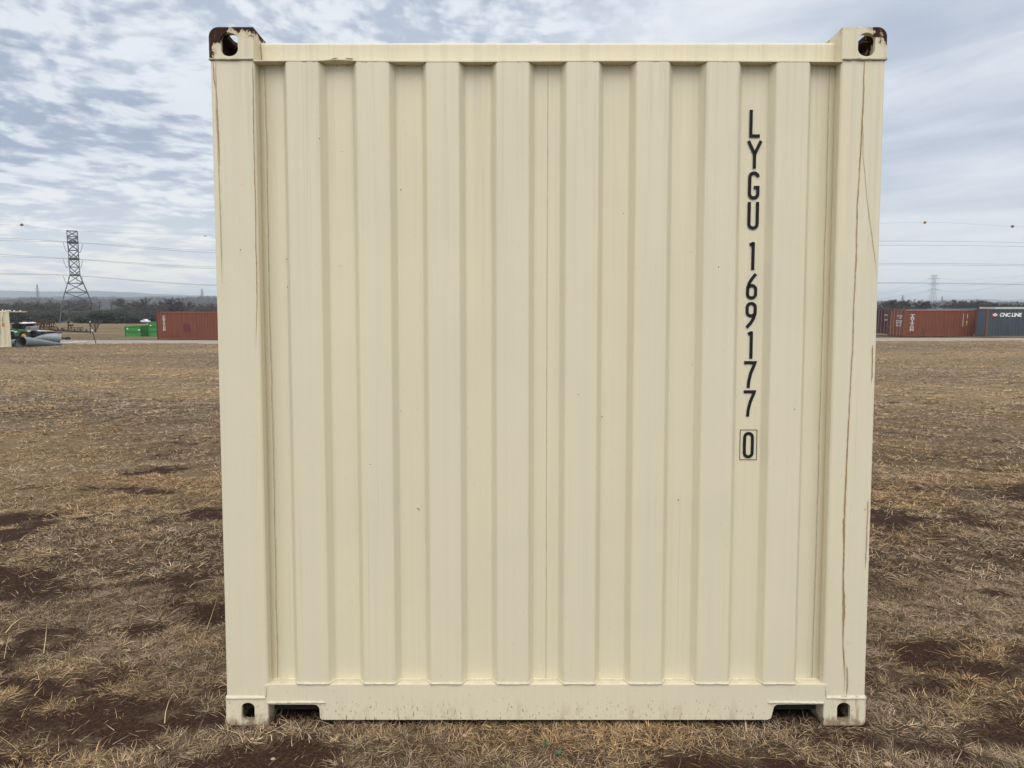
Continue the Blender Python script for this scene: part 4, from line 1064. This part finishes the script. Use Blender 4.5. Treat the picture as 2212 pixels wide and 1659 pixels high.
# right-hand pylon, far
lattice('transmission_tower', 'distant grey pylon with three crossarms behind the right hand containers', 800, 2013.5, [(594.5, 1.4), (601, 1.4), (608.5, 1.4), (616, 1.5), (624, 1.6), (632, 1.8), (642, 2.5), (654, 3.4), (668, 4.6)], .11, M_lattice_lt, arms=((595.5, 4.2, 0), (602.2, 6.4, 0), (614.3, 6.2, 0), (625.8, 6.4, 0)))
for k, (a0, b0, b1, c0) in enumerate(((1900, 633, 603, 596), (1900, 636, 615, 599), (1900, 646, 627, 611), (1900, 654, 629, 613))):
    wire(('topmost', 'second', 'third', 'lowest')[k] + ' faint wire of the distant right hand pylon', 800, [(a0 - 300, b0 + 22), (a0, b0), (2012, b1), (2080, b1 + 2.5), (2212, c0 - 2), (2600, c0 - 60)], .055)
for (px, p0, p1, Yd, lb) in ((83, 614, 656, 1700, 'faint bluish pylon on the hazy plain left of the big pylon'), (437.5, 623, 652, 1900, 'faint pylon just left of the big container'),
                             (1949, 638, 660, 1900, 'tiny faint pylon just right of the big container'), (2034, 640, 662, 2100, 'tiny faint pylon right of the distant pylon')):
    h_ = (p1 - p0)
    lattice('transmission_tower', lb, Yd, px, [(p0, .6), (p0 + h_ * .25, .9), (p0 + h_ * .5, 1.3), (p0 + h_ * .75, 1.9), (p1, 3)], .30, M_lattice, arms=((p0 + h_ * .25, 4.5, 0), (p0 + h_ * .45, 4.5, 0)))
k = 0
for (px, p0, p1, lb) in ((197, 653, 672, 'short wooden utility pole nearest the pylon'), (214.9, 650.5, 672, 'wooden utility pole with wide crossarm right of the pylon'),
                         (239.5, 651, 674, 'leaning wooden utility pole left of the bare trees'), (147.8, 649, 675, 'wooden utility pole seen through the pylon legs')):
    b = at(px + (3 if k == 2 else 1), 697, 342); tp = at(px, p0, 342) - b
    t = thing('utility_pole', lb, 'utility pole', b, (0, 0, 0), 'utility poles by the trees')
    MB().tube([(0, 0, 0), tp], .20, 6).build('pole', M_wood, t)
    if k != 2: MB().tube([tp + Vector((-1.5, 0, -.6)), tp + Vector((1.5, 0, -.6))], .13, 4).build('crossarm', M_wood, t)
    k += 1

# ------------------------------------------------------------------ trees
def tree_variant(seed, h_, spread, dense, evergreen=False, trunk_t=.30):
    rnd = random.Random(seed); tk = MB(); tw = []
    tips = []
    def grow(p_, d, ln, r_, lvl):
        e = p_ + d * ln; mid_ = p_.lerp(e, .5) + Vector((rnd.uniform(-.1, .1), rnd.uniform(-.1, .1), rnd.uniform(-.04, .1))) * ln
        if lvl < 3: tk.tube([p_, mid_, e], [r_, r_ * .82, r_ * .62], 5 if lvl < 2 else 4, cap=False)
        tips.append((mid_, e, lvl, d))
        if lvl >= 4: return
        for k in range(rnd.choice((2, 3, 3)) if lvl else rnd.choice((3, 4))):
            a = rnd.uniform(0, 2 * math.pi); tilt = rnd.uniform(.35, .95)
            side_ = Vector((math.cos(a), math.sin(a), rnd.uniform(-.15, .35)))
            nd = (d * (1 - tilt * .45) + side_ * tilt * spread).normalized()
            grow(e if k else mid_.lerp(e, .8), nd, ln * rnd.uniform(.62, .85), r_ * .6, lvl + 1)
    grow(Vector((0, 0, -.5)), Vector((rnd.uniform(-.1, .1), rnd.uniform(-.1, .1), 1)).normalized(), h_ * trunk_t, h_ * (.024 if not evergreen else .008), 0)
    mx = max(t[1].z for t in tips); sc_ = h_ / mx * .95
    tk.v = [(a * sc_, b * sc_, c_ * sc_) for a, b, c_ in tk.v]
    v = []; f = []
    src = [t for t in tips if t[2] >= 2]
    nt_ = dense; bushy = evergreen or trunk_t < .2
    lumps = []
    for _ in range(13):
        a_ = rnd.uniform(0, 6.28); q_ = math.sqrt(rnd.random()) * .36 * h_; lumps.append((q_ * math.cos(a_), q_ * math.sin(a_), rnd.uniform(.10, .80) * h_ * (1 - q_ / h_ * .9), rnd.uniform(.14, .24) * h_))
    for i in range(nt_):
        mid_, e, lvl, d = rnd.choice(src); b = mid_.lerp(e, rnd.random()) * sc_
        dd = (d + Vector((rnd.gauss(0, .6), rnd.gauss(0, .6), rnd.gauss(.15, .5)))).normalized()
        ln = rnd.uniform(.5, 1.6) * h_ / 11; wd = (rnd.uniform(.03, .075) if not evergreen else rnd.uniform(.12, .3)) * h_ / 11
        if bushy and rnd.random() < .8:
            q_ = lumps[rnd.randrange(len(lumps))]; u_ = Vector((rnd.gauss(0, 1), rnd.gauss(0, 1), rnd.gauss(0, 1))).normalized() * rnd.uniform(.6, 1.0)
            b = Vector((q_[0] + u_.x * q_[3], q_[1] + u_.y * q_[3], max(0, q_[2] + u_.z * q_[3] * .9)))
        elif evergreen: b = b + Vector((rnd.gauss(0, .5), rnd.gauss(0, .5), rnd.gauss(0, .45))) * h_ / 8; ln *= .45
        s_ = dd.cross(Vector((rnd.gauss(0, 1), rnd.gauss(0, 1), rnd.gauss(0, 1)))).normalized() * wd
        o = len(v); v += [tuple(b - s_), tuple(b + s_), tuple(b + dd * ln)]; f.append((o, o + 1, o + 2))
    v = np.array(v); v[:, 2] = np.maximum(v[:, 2], .05)
    mt = bpy.data.meshes.new('trunk'); mt.from_pydata(tk.v, [], tk.f)
    mc = bpy.data.meshes.new('crown'); mc.from_pydata([tuple(q) for q in v], [], f)
    return mt, mc
VAR = {}
for k in range(5): VAR['bare%d' % k] = tree_variant(100 + k, 11, .8 + .1 * (k % 3), 2300)
for k in range(3): VAR['thick%d' % k] = tree_variant(200 + k, 9, 1.15, 5200, False, .12)
for k in range(3): VAR['ever%d' % k] = tree_variant(300 + k, 7, 1.2, 5200, True, .10)
for k_, (a, b) in VAR.items():
    a.materials.append(M_bark); b.materials.append(M_leaf if 'ever' in k_ else (M_twig2 if 'thick' in k_ else M_twig))
def tree(kind, px, Yd, top_py, label, group, rot=None, widen=1.0, nm='bare_tree', base_py=None):
    rnd = random.Random(int(px * 7 + Yd)); top = at(px, top_py, Yd); g = Hs(top.x, Yd) if base_py is None else at(px, base_py, Yd).z
    a, b = VAR[kind]; nat = max(v_.co.z for v_ in b.vertices) if kind + '_h' not in HC else HC[kind + '_h']; HC[kind + '_h'] = nat
    s_ = (top.z - g) / nat
    t = thing(nm, label, 'tree' if nm != 'evergreen_bush' else 'bush', (top.x, Yd, g), (0, 0, rnd.uniform(0, 6.28)), group)
    t.scale = (s_ * widen, s_ * widen, s_)
    for n_, me in (('trunk', a), ('crown', b)):
        o = bpy.data.objects.new(n_, me); COL.objects.link(o); o.parent = t
    return t
HC = {}
rnd = random.Random(12)
# left belt: dense bare brush 380..450 m away
for i in range(27):
    px = -40 + i * 20 + rnd.uniform(-6, 6); Yd = rnd.uniform(375, 440)
    tp = 651 + rnd.uniform(-5, 5) + (3 if 215 < px < 262 else 0) + (5 if px > 395 else 0) - 2
    if 395 < px < 425: tp = 662
    if 186 < px < 264: tp = 667
    tree('thick%d' % (i % 3), px, Yd, tp, 'bare grey brown tree in the dense belt behind the field at left', 'bare trees of the left belt', widen=1.25)
for i in range(22):
    px = -30 + i * 25 + rnd.uniform(-6, 6)
    tree('thick%d' % (i % 3), px, rnd.uniform(362, 380), 666 + rnd.uniform(-3, 4), 'low bare brush at the foot of the left tree belt', 'low bare brush of the left belt', widen=1.6, nm='bare_bush')
for (px, tp, kd, lb, wd) in ((282, 638, 'bare0', 'tall round bare tree standing above the belt, left of the white pickup', 1.35), (349, 638.5, 'bare1', 'bare tree with spreading crown above the left end of the red container', 1.35),
                             (388, 640, 'bare2', 'bare tree with open forked crown above the red container at left', 1.2), (176, 643, 'bare3', 'bare tree seen between the legs of the big pylon', 1.2),
                             (120, 651, 'bare4', 'bare tree just left of the big pylon', 1.1), (66, 646, 'bare1', 'bare tree with thin top left of the big pylon, by the faint pylon', 1.0), (40, 650, 'bare2', 'bare tree top above the far left container', 1.1),
                             (316, 650, 'bare4', 'small bare tree between the two taller ones above the white pickup', 1.0), (446, 650, 'thick0', 'round topped bare tree cut off by the big container at left', 1.7), (8, 651, 'bare0', 'bare tree at the left picture edge', 1.1)):
    tree(kd, px, 385, tp, lb, 'taller bare trees of the left belt', widen=wd)
evs = ((222, 663, 300, 'large dark evergreen bush right of the big pylon foot', 1.9), (190, 677, 310, 'low dark evergreen bush at the right foot of the big pylon', 1.9), (170, 676, 330, 'dark evergreen bush between the legs of the big pylon', 1.7),
       (250, 670, 300, 'dark evergreen bush below the leaning utility pole', 1.8), (275, 679, 290, 'low wide evergreen bush left of the white pickup', 2.2), (297, 680, 300, 'low evergreen bush just left of the white pickup', 1.8),
       (338, 680, 320, 'dark evergreen bush behind the taller green dumpster', 1.7), (14, 664, 350, 'dark evergreen above the far left container', 1.8), (95, 672, 350, 'dark evergreen patch left of the big pylon', 1.5))
for i, (px, tp, Yd, lb, wd) in enumerate(evs):
    tree('ever%d' % (i % 3), px, Yd, tp, lb, 'evergreen bushes along the left belt', widen=wd * 1.25, nm='evergreen_bush')
# right belt behind the containers
for i, (px, tp) in enumerate(((1903, 646), (1916, 649), (1931, 648), (1946, 651), (1960, 647.5), (1978, 650), (1990, 649), (2003, 652), (2060, 650), (2074, 648.5), (2088, 649.5), (2098, 648), (2112, 652), (2126, 652), (2138, 650.5), (2150, 654), (2186, 657), (2200, 654), (2216, 653), (2232, 652))):
    dl = ('leftmost tree of the row', 'second tree of the row', 'third tree of the row', 'fourth tree of the row', 'fifth tree of the row', 'sixth tree of the row', 'seventh tree of the row', 'tree at the right foot of the distant pylon',
          'left edge tree of the middle clump', 'second tree of the middle clump', 'third tree of the middle clump', 'fourth tree of the middle clump', 'fifth tree of the middle clump', 'sixth tree of the middle clump', 'seventh tree of the middle clump', 'last tree of the middle clump',
          'leftmost tree of the clump over the off white roof', 'middle tree of the clump over the off white roof', 'tree cut by the right picture edge', 'tree just outside the right edge')[i]
    tree('bare%d' % (i % 5), px, 240 + (i % 3) * 12, tp - 4.5, 'bare tree behind the right containers, ' + dl, 'bare trees behind the right containers', widen=1.25, base_py=692)
for i, (px, tp) in enumerate(((1925, 656), (1948, 657), (1972, 655), (1988, 657), (2075, 657), (2092, 656), (2110, 656), (2130, 657), (2200, 660), (2222, 659))):
    tree('thick%d' % (i % 3), px, 230 + (i % 3) * 5, tp, 'low bare scrub under the taller trees behind the right hand containers', 'low scrub behind the right containers', widen=1.5, nm='bare_bush', base_py=692)
# single leafless shrub in the field
q = at(*c4(2010, 930), 100)
t = thing('bare_shrub', 'leafless many stemmed shrub standing alone in the brown field, left of the dumpsters', 'shrub', (q.x, 100, q.z))
mb = MB(); tw = MB(); rnd = random.Random(4)
for k in range(8):
    an = k * .8 + rnd.uniform(-.3, .3); d = Vector((math.cos(an) * rnd.uniform(.5, 1.0), math.sin(an) * .7, 1.15)).normalized(); l_ = rnd.uniform(1.1, 1.6)
    e = d * l_ + Vector((0, 0, .15)); mb.tube([(0, 0, -.1), d * l_ * .5, e], [.045, .035, .022], 5)
    for j in range(9):
        b = (d * l_).lerp(d * l_ * .4, rnd.random()); dd = (d + Vector((rnd.gauss(0, .5), rnd.gauss(0, .5), rnd.gauss(.3, .3)))).normalized()
        tw.tube([b, b + dd * rnd.uniform(.3, .7)], [.014, .006], 3)
mb.build('stems', M_bark, t); tw.build('twigs', M_twig, t)

# woods of the plain beyond: small tree clumps nobody could count
rnd = np.random.default_rng(8); n = 16000
yy = rnd.uniform(1300, 1500, n); xx = rnd.uniform(-.9, .9, n) * yy
rise = ridge_z['near_wooded_rise']; zz = np.interp(xx, rise[0], rise[1]); t_ = np.clip((1500 - yy) / 260, 0, 1); zz = -34 + (zz + 34) * (1 - t_ * .75) - 3.0
V_ = []; Fc = []
for j in range(10):
    dx = rnd.normal(0, 4, n); dy = rnd.normal(0, 3, n); dz = rnd.uniform(0, 6, n); s_ = rnd.uniform(.8, 2.2, n)
    for k in range(3): V_.append(np.stack([xx + dx + rnd.normal(0, 1, n) * s_, yy + dy + rnd.normal(0, .6, n), zz + dz + rnd.normal(0, 1, n) * s_], -1))
m_ = 5200; bx_ = rnd.uniform(-150, 205, m_); by_ = rnd.uniform(372, 402, m_); hb = 5 + 6 * fbm(bx_ / 9, by_ * 0, 61, 3); bz_ = H(bx_, by_) + rnd.uniform(0, 1, m_) * hb
B_ = []
for j in range(10):
    for k in range(3): B_.append(np.stack([bx_ + rnd.normal(0, 1.2, m_), by_ + rnd.normal(0, .8, m_), bz_ + rnd.normal(0, .7, m_)], -1))
V_ = np.concatenate([np.stack(V_, 1).reshape(-1, 3), np.stack(B_, 1).reshape(-1, 3)]); Fc = np.arange(len(V_)).reshape(-1, 3)
o = np_mesh('distant_wood', V_, Fc, M_twig, None, False); struct(o, 'stuff', 'grey woods covering the rise beyond the field', 'woods')

# ------------------------------------------------------------------ dry grass
g = np.random.default_rng(21)
def in_view(x, y, m_=1.4):
    vis = np.abs(x) < .76 * y + m_
    # ground covered by the container itself and the part of the field straight behind it
    body = (np.abs(x - .129) < 1.24) & (y > 2.60) & (y < 8.8)
    wedge = (y > 8.5) & (x > -.40 * y + 1.8) & (x < .50 * y - 1.8)
    return vis & ~body & ~wedge
def blades(px, py, pz, azim, elev, length, width, tint, seg=3):
    n = len(px); ts = np.linspace(0, 1, seg + 1); dx = np.cos(azim); dy = np.sin(azim)
    droop = g.uniform(.2, 1.1, n); side = g.uniform(-.35, .35, n); out = []
    roll = g.uniform(-.9, .9, n)
    for i, t in enumerate(ts):
        r_ = length * t * np.cos(elev); h_ = length * (t * np.sin(elev) - droop * t * t * np.sin(elev) * .75)
        cx = px + dx * r_ - dy * side * length * t * t * .6; cy = py + dy * r_ + dx * side * length * t * t * .6; cz = pz + h_
        wdt = width * (1 - t * .85) * .5
        if i < seg:
            out.append(np.stack([cx - dy * wdt, cy + dx * wdt, cz + roll * wdt], -1)); out.append(np.stack([cx + dy * wdt, cy - dx * wdt, cz - roll * wdt], -1))
        else: out.append(np.stack([cx, cy, cz], -1))
    V = np.stack(out, 1); k = V.shape[1]; base = (np.arange(n) * k)[:, None]
    tris = []
    for i in range(seg - 1): a = 2 * i; tris += [(a, a + 1, a + 3), (a, a + 3, a + 2)]
    a = 2 * (seg - 1); tris.append((a, a + 1, a + 2))
    Fs = (base[:, :, None] + np.array(tris)[None]).reshape(-1, 3)
    return V.reshape(-1, 3), Fs, np.repeat(tint, k, 0)
PAL = np.array([[.40, .315, .19], [.30, .235, .15], [.235, .19, .135], [.34, .29, .22], [.16, .115, .07], [.28, .215, .12], [.47, .39, .27]])
def tints(n, lo=0.7):
    c_ = PAL[g.choice(len(PAL), n, p=[.18, .22, .2, .13, .14, .10, .03])]; return c_ * (.30 + 1.05 * g.random((n, 1)) ** 1.3)  # broad brightness range paints lit and shaded blades into the tint
def clump_field(y0, y1, per_m2, nb, L0, L1, wd, thr, rad):
    area = .76 * (y1 ** 2 - y0 ** 2) + 2.8 * (y1 - y0); n = int(area * per_m2)
    y = np.sqrt(g.uniform(y0 ** 2, y1 ** 2, n)); x = g.uniform(-1, 1, n) * (.76 * y + 1.4)
    cm_ = cover_mask(x, y); k = in_view(x, y) & (cm_ > thr); x, y, cm_ = x[k], y[k], cm_[k]
    n = len(x); up = g.uniform(.0, 1, n) ** 1.6; size = g.uniform(.6, 1.25, n); az = g.uniform(0, 6.28, n); hue = g.uniform(.72, 1.22, n)
    def rep(a): return np.repeat(a, nb)
    ang = g.uniform(0, 6.28, n * nb); ang = np.where(g.random(n * nb) < .45, rep(az) + g.normal(0, .6, n * nb), ang)
    rr = np.abs(g.normal(0, rad, n * nb)) * rep(size)
    bx = rep(x) + np.cos(ang) * rr; by = rep(y) + np.sin(ang) * rr
    el = R(4) + g.random(n * nb) ** 1.4 * R(62) * (.35 + .65 * rep(up)); ln = g.uniform(L0, L1, n * nb) * rep(size)
    tn = tints(n * nb) * rep(hue)[:, None]
    if y0 > 12: tn = tn * .35 + np.array([[.31, .25, .165]]) * .65 * rep(hue * (.65 + .7 * fbm(x * .5, y * .35, 61)))[:, None]
    return bx, by, ang, el, ln, np.full(n * nb, wd) * g.uniform(.6, 1.4, n * nb), tn
def loose(y0, y1, per_m2, L0, L1, wd, bare=0):
    area = .76 * (y1 ** 2 - y0 ** 2) + 2.8 * (y1 - y0); n = int(area * per_m2); y = np.sqrt(g.uniform(y0 ** 2, y1 ** 2, n)); x = g.uniform(-1, 1, n) * (.76 * y + 1.4)
    k = in_view(x, y) & ((cover_mask(x, y) > -.03) | (g.random(n) < .34)); x, y = x[k], y[k]; n = len(x)
    return x, y, g.uniform(0, 6.28, n), R(2) + g.random(n) ** 3 * R(40), g.uniform(L0, L1, n), np.full(n, wd), tints(n)
sets = []
for args, seg in (((1.9, 4.2, 900, 48, .018, .068, .0018, -.015, .028), 3), ((4.2, 7.5, 330, 36, .022, .080, .0032, -.02, .032), 3), ((7.5, 13, 90, 26, .03, .095, .0055, -.03, .05), 2), ((13, 26, 24, 22, .04, .11, .010, -.05, .09), 2), ((26, 57, 5.0, 14, .06, .15, .022, -.08, .2), 1)):
    sets.append((clump_field(*args), seg))
sets.append((loose(1.9, 4.2, 4200, .015, .09, .0019), 3)); sets.append((loose(4.2, 8, 900, .03, .13, .004), 2)); sets.append((loose(8, 16, 160, .05, .16, .008), 1))
n = 26000; y = g.uniform(51.5, 57.8, n) ; x = g.uniform(-.76, .76, n) * y; k = in_view(x, y) & (fbm(x * .25, y * .8, 91) + (y - 55) * .05 > .48); x, y = x[k], y[k]; n = len(x)
sets.append(((x, y, g.uniform(0, 6.28, n), g.uniform(R(35), R(85), n), g.uniform(.08, .30, n), np.full(n, .022), np.tile([[.32, .25, .145]], (n, 1)) * g.uniform(.5, 1.15, (n, 1))), 1))
n = 16000; y = g.uniform(66.5, 92, n); x = g.uniform(-.76, .76, n) * y; k = in_view(x, y) & (fbm(x * .2, y * .3, 95) > .5); x, y = x[k], y[k]; n = len(x)
sets.append(((x, y, g.uniform(0, 6.28, n), g.uniform(R(35), R(85), n), g.uniform(.08, .28, n), np.full(n, .03), np.tile([[.22, .17, .08]], (n, 1)) * g.uniform(.5, 1.15, (n, 1))), 1))
# tall single stalks
n = 340; y = np.sqrt(g.uniform(2.1 ** 2, 9 ** 2, n)); x = g.uniform(-.76, .76, n) * y; k = in_view(x, y); x, y = x[k], y[k]; n = len(x)
sets.append(((x, y, g.uniform(0, 6.28, n), g.uniform(R(15), R(70), n), g.uniform(.10, .26, n), np.full(n, .0036), np.tile([[.44, .36, .22]], (n, 1)) * g.uniform(.6, 1.1, (n, 1))), 3))
# grass that grows up against the front rail and into the pockets
n = 900; x = .129 + g.uniform(-1.15, 1.1, n); y = 2.50 + g.uniform(-.05, .10, n); k = fbm(x * 5, y * 3, 241) > .5; x, y = x[k], y[k]; n = len(x)
sets.append(((x, y, g.uniform(0, 6.28, n), g.uniform(R(5), R(65), n), g.uniform(.02, .075, n), np.full(n, .0026), tints(n)), 3))
n = 520; x = .129 + g.uniform(-1.2, 1.2, n); y = 2.47 + g.uniform(-.05, .04, n); k = fbm(x * 4, y * 3, 251) > .42; x, y = x[k], y[k]; n = len(x)
sets.append(((x, y, g.uniform(.6, 2.6, n), g.uniform(R(25), R(75), n), g.uniform(.03, .085, n), np.full(n, .0024), tints(n)), 3))
VV = []; FF = []; TT = []; off = 0
for (bx, by, an_, el, ln, wd, ti), seg in sets:
    bz = H(bx, by) - .004
    v, f, t = blades(bx, by, bz, an_, el, ln, wd, ti, seg); VV.append(v); FF.append(f + off); TT.append(t); off += len(v)
VV = np.concatenate(VV); FF = np.concatenate(FF); TT = np.concatenate(TT) * np.array([[1.14, .985, .82]])
pt = np.clip(fbm(VV[:, 0] * .9, VV[:, 1] * 1.1, 401, 3) * 4 - 1.5, 0, 1)[:, None]
grey = TT.mean(1, keepdims=True) * np.array([[1.14, .975, .80]])
TT = (TT * (1 - pt * .35) + grey * pt * .35) * np.array([[1.0, .965, .93]])
TT = TT * (.95 + .85 * fbm(VV[:, 0] * 2.6, VV[:, 1] * 3.2, 421, 3))[:, None]
print('grass verts', len(VV), 'tris', len(FF))
go = np_mesh('dry_grass', VV, FF, M_blade, None, False); struct(go, 'stuff', 'dry yellow brown grass and straw lying in clumps over dark soil', 'grass')
at_ = go.data.attributes.new('tint', 'FLOAT_COLOR', 'POINT'); at_.data.foreach_set('color', np.concatenate([TT, np.ones((len(TT), 1))], 1).astype(np.float32).ravel())
# soil crumbs
n = 5200; y = np.sqrt(g.uniform(2.0 ** 2, 6.5 ** 2, n)); x = g.uniform(-.76, .76, n) * y; k = in_view(x, y) | ((np.abs(x) < 1.4) & (y < 2.6)); x, y = x[k], y[k]; n = len(x)
s_ = g.random(n) ** 3 * .010 + .0025; z = H(x, y)
D = np.array([[1, 0, 0], [-.5, .87, 0], [-.5, -.87, 0], [0, 0, .9]]); V = np.stack([x, y, z], -1)[:, None] + D[None] * s_[:, None, None] * g.uniform(.6, 1.3, (n, 4, 1))
Fq = (np.arange(n) * 4)[:, None, None] + np.array([(0, 1, 3), (1, 2, 3), (2, 0, 3)])[None]
struct(np_mesh('soil_crumbs', V.reshape(-1, 3), Fq.reshape(-1, 3), plain('soil_crumb', (.05, .03, .02), .95, 0, .4, 60), None, False), 'stuff', 'small dark soil crumbs scattered between the grass', 'soil')

# small countable things in the foreground
def gpt(px, py):
    """point of the ground seen at px, py"""
    Yd = 2.3
    for _ in range(400):
        q = at(px, py, Yd)
        if q.z <= Hs(q.x, Yd): break
        Yd += .01 if Yd < 6 else .05
    return q
for (px, py, s_, lb) in ((1003, 1592, .011, 'pinkish stone on dark soil below the middle of the cream container'), (545, 1598, .008, 'small pinkish stone by the bottom left corner of the cream container'),
                      (545, 1567 + 20, .006, 'tiny pinkish stone left of the lifting pocket'), (590, 1642, .009, 'pinkish stone near the bottom edge, below the left lifting pocket'), (1918, 1656, .016, 'pale stone at the bottom picture edge')):
    q = gpt(px, py); o = MB().ball((0, 0, s_ * .4), (s_, s_ * .8, s_ * .55), 7, 5).build('stone', M_pink); o.location = q; tag(o, lb, 'stone', 'small stones on the soil')
q = gpt(2071, 1320); o = MB().ball((0, 0, .02), (.016, .010, .006), 5, 4).build('litter_scrap', M_rod); o.location = (q.x, q.y, q.z + .02); tag(o, 'pale scrap of litter lying in the grass at right', 'litter')
for (px, py, lb) in ((1183, 1612, 'small green weed sprout below the middle of the cream container, the left one'), (1207, 1632, 'small green weed sprout near the bottom edge, the right one')):
    q = gpt(px, py); mb = MB(); rr_ = random.Random(px)
    for k in range(8):
        an = k * .8 + rr_.uniform(-.3, .3); l_ = rr_.uniform(.012, .022); d = Vector((math.cos(an), math.sin(an), .7)).normalized(); s_ = Vector((-math.sin(an), math.cos(an), 0)) * .004
        mb.add([(0, 0, 0), tuple(d * l_ * .5 - s_), tuple(d * l_), tuple(d * l_ * .5 + s_)], [(0, 1, 2, 3)])
    o = mb.build('weed', M_weed); o.location = (q.x, q.y, q.z + .004); tag(o, lb, 'weed', 'green weed sprouts')

# ------------------------------------------------------------------ haze
hz = MB().box(-9000, 9000, -600, 8200, -60, 120).build('haze', None)
m = bpy.data.materials.new('haze'); m.use_nodes = True; nt = m.node_tree; nt.nodes.clear()
o = nt.nodes.new('ShaderNodeOutputMaterial'); pv = nt.nodes.new('ShaderNodeVolumePrincipled')
pv.inputs['Color'].default_value = (.88, .94, 1, 1); pv.inputs['Density'].default_value = .00016; pv.inputs['Anisotropy'].default_value = .2
nt.links.new(pv.outputs[0], o.inputs['Volume']); hz.data.materials.append(m); struct(hz, 'stuff', 'thin pale blue haze over the plain', 'haze')
hz.display_type = 'WIRE'
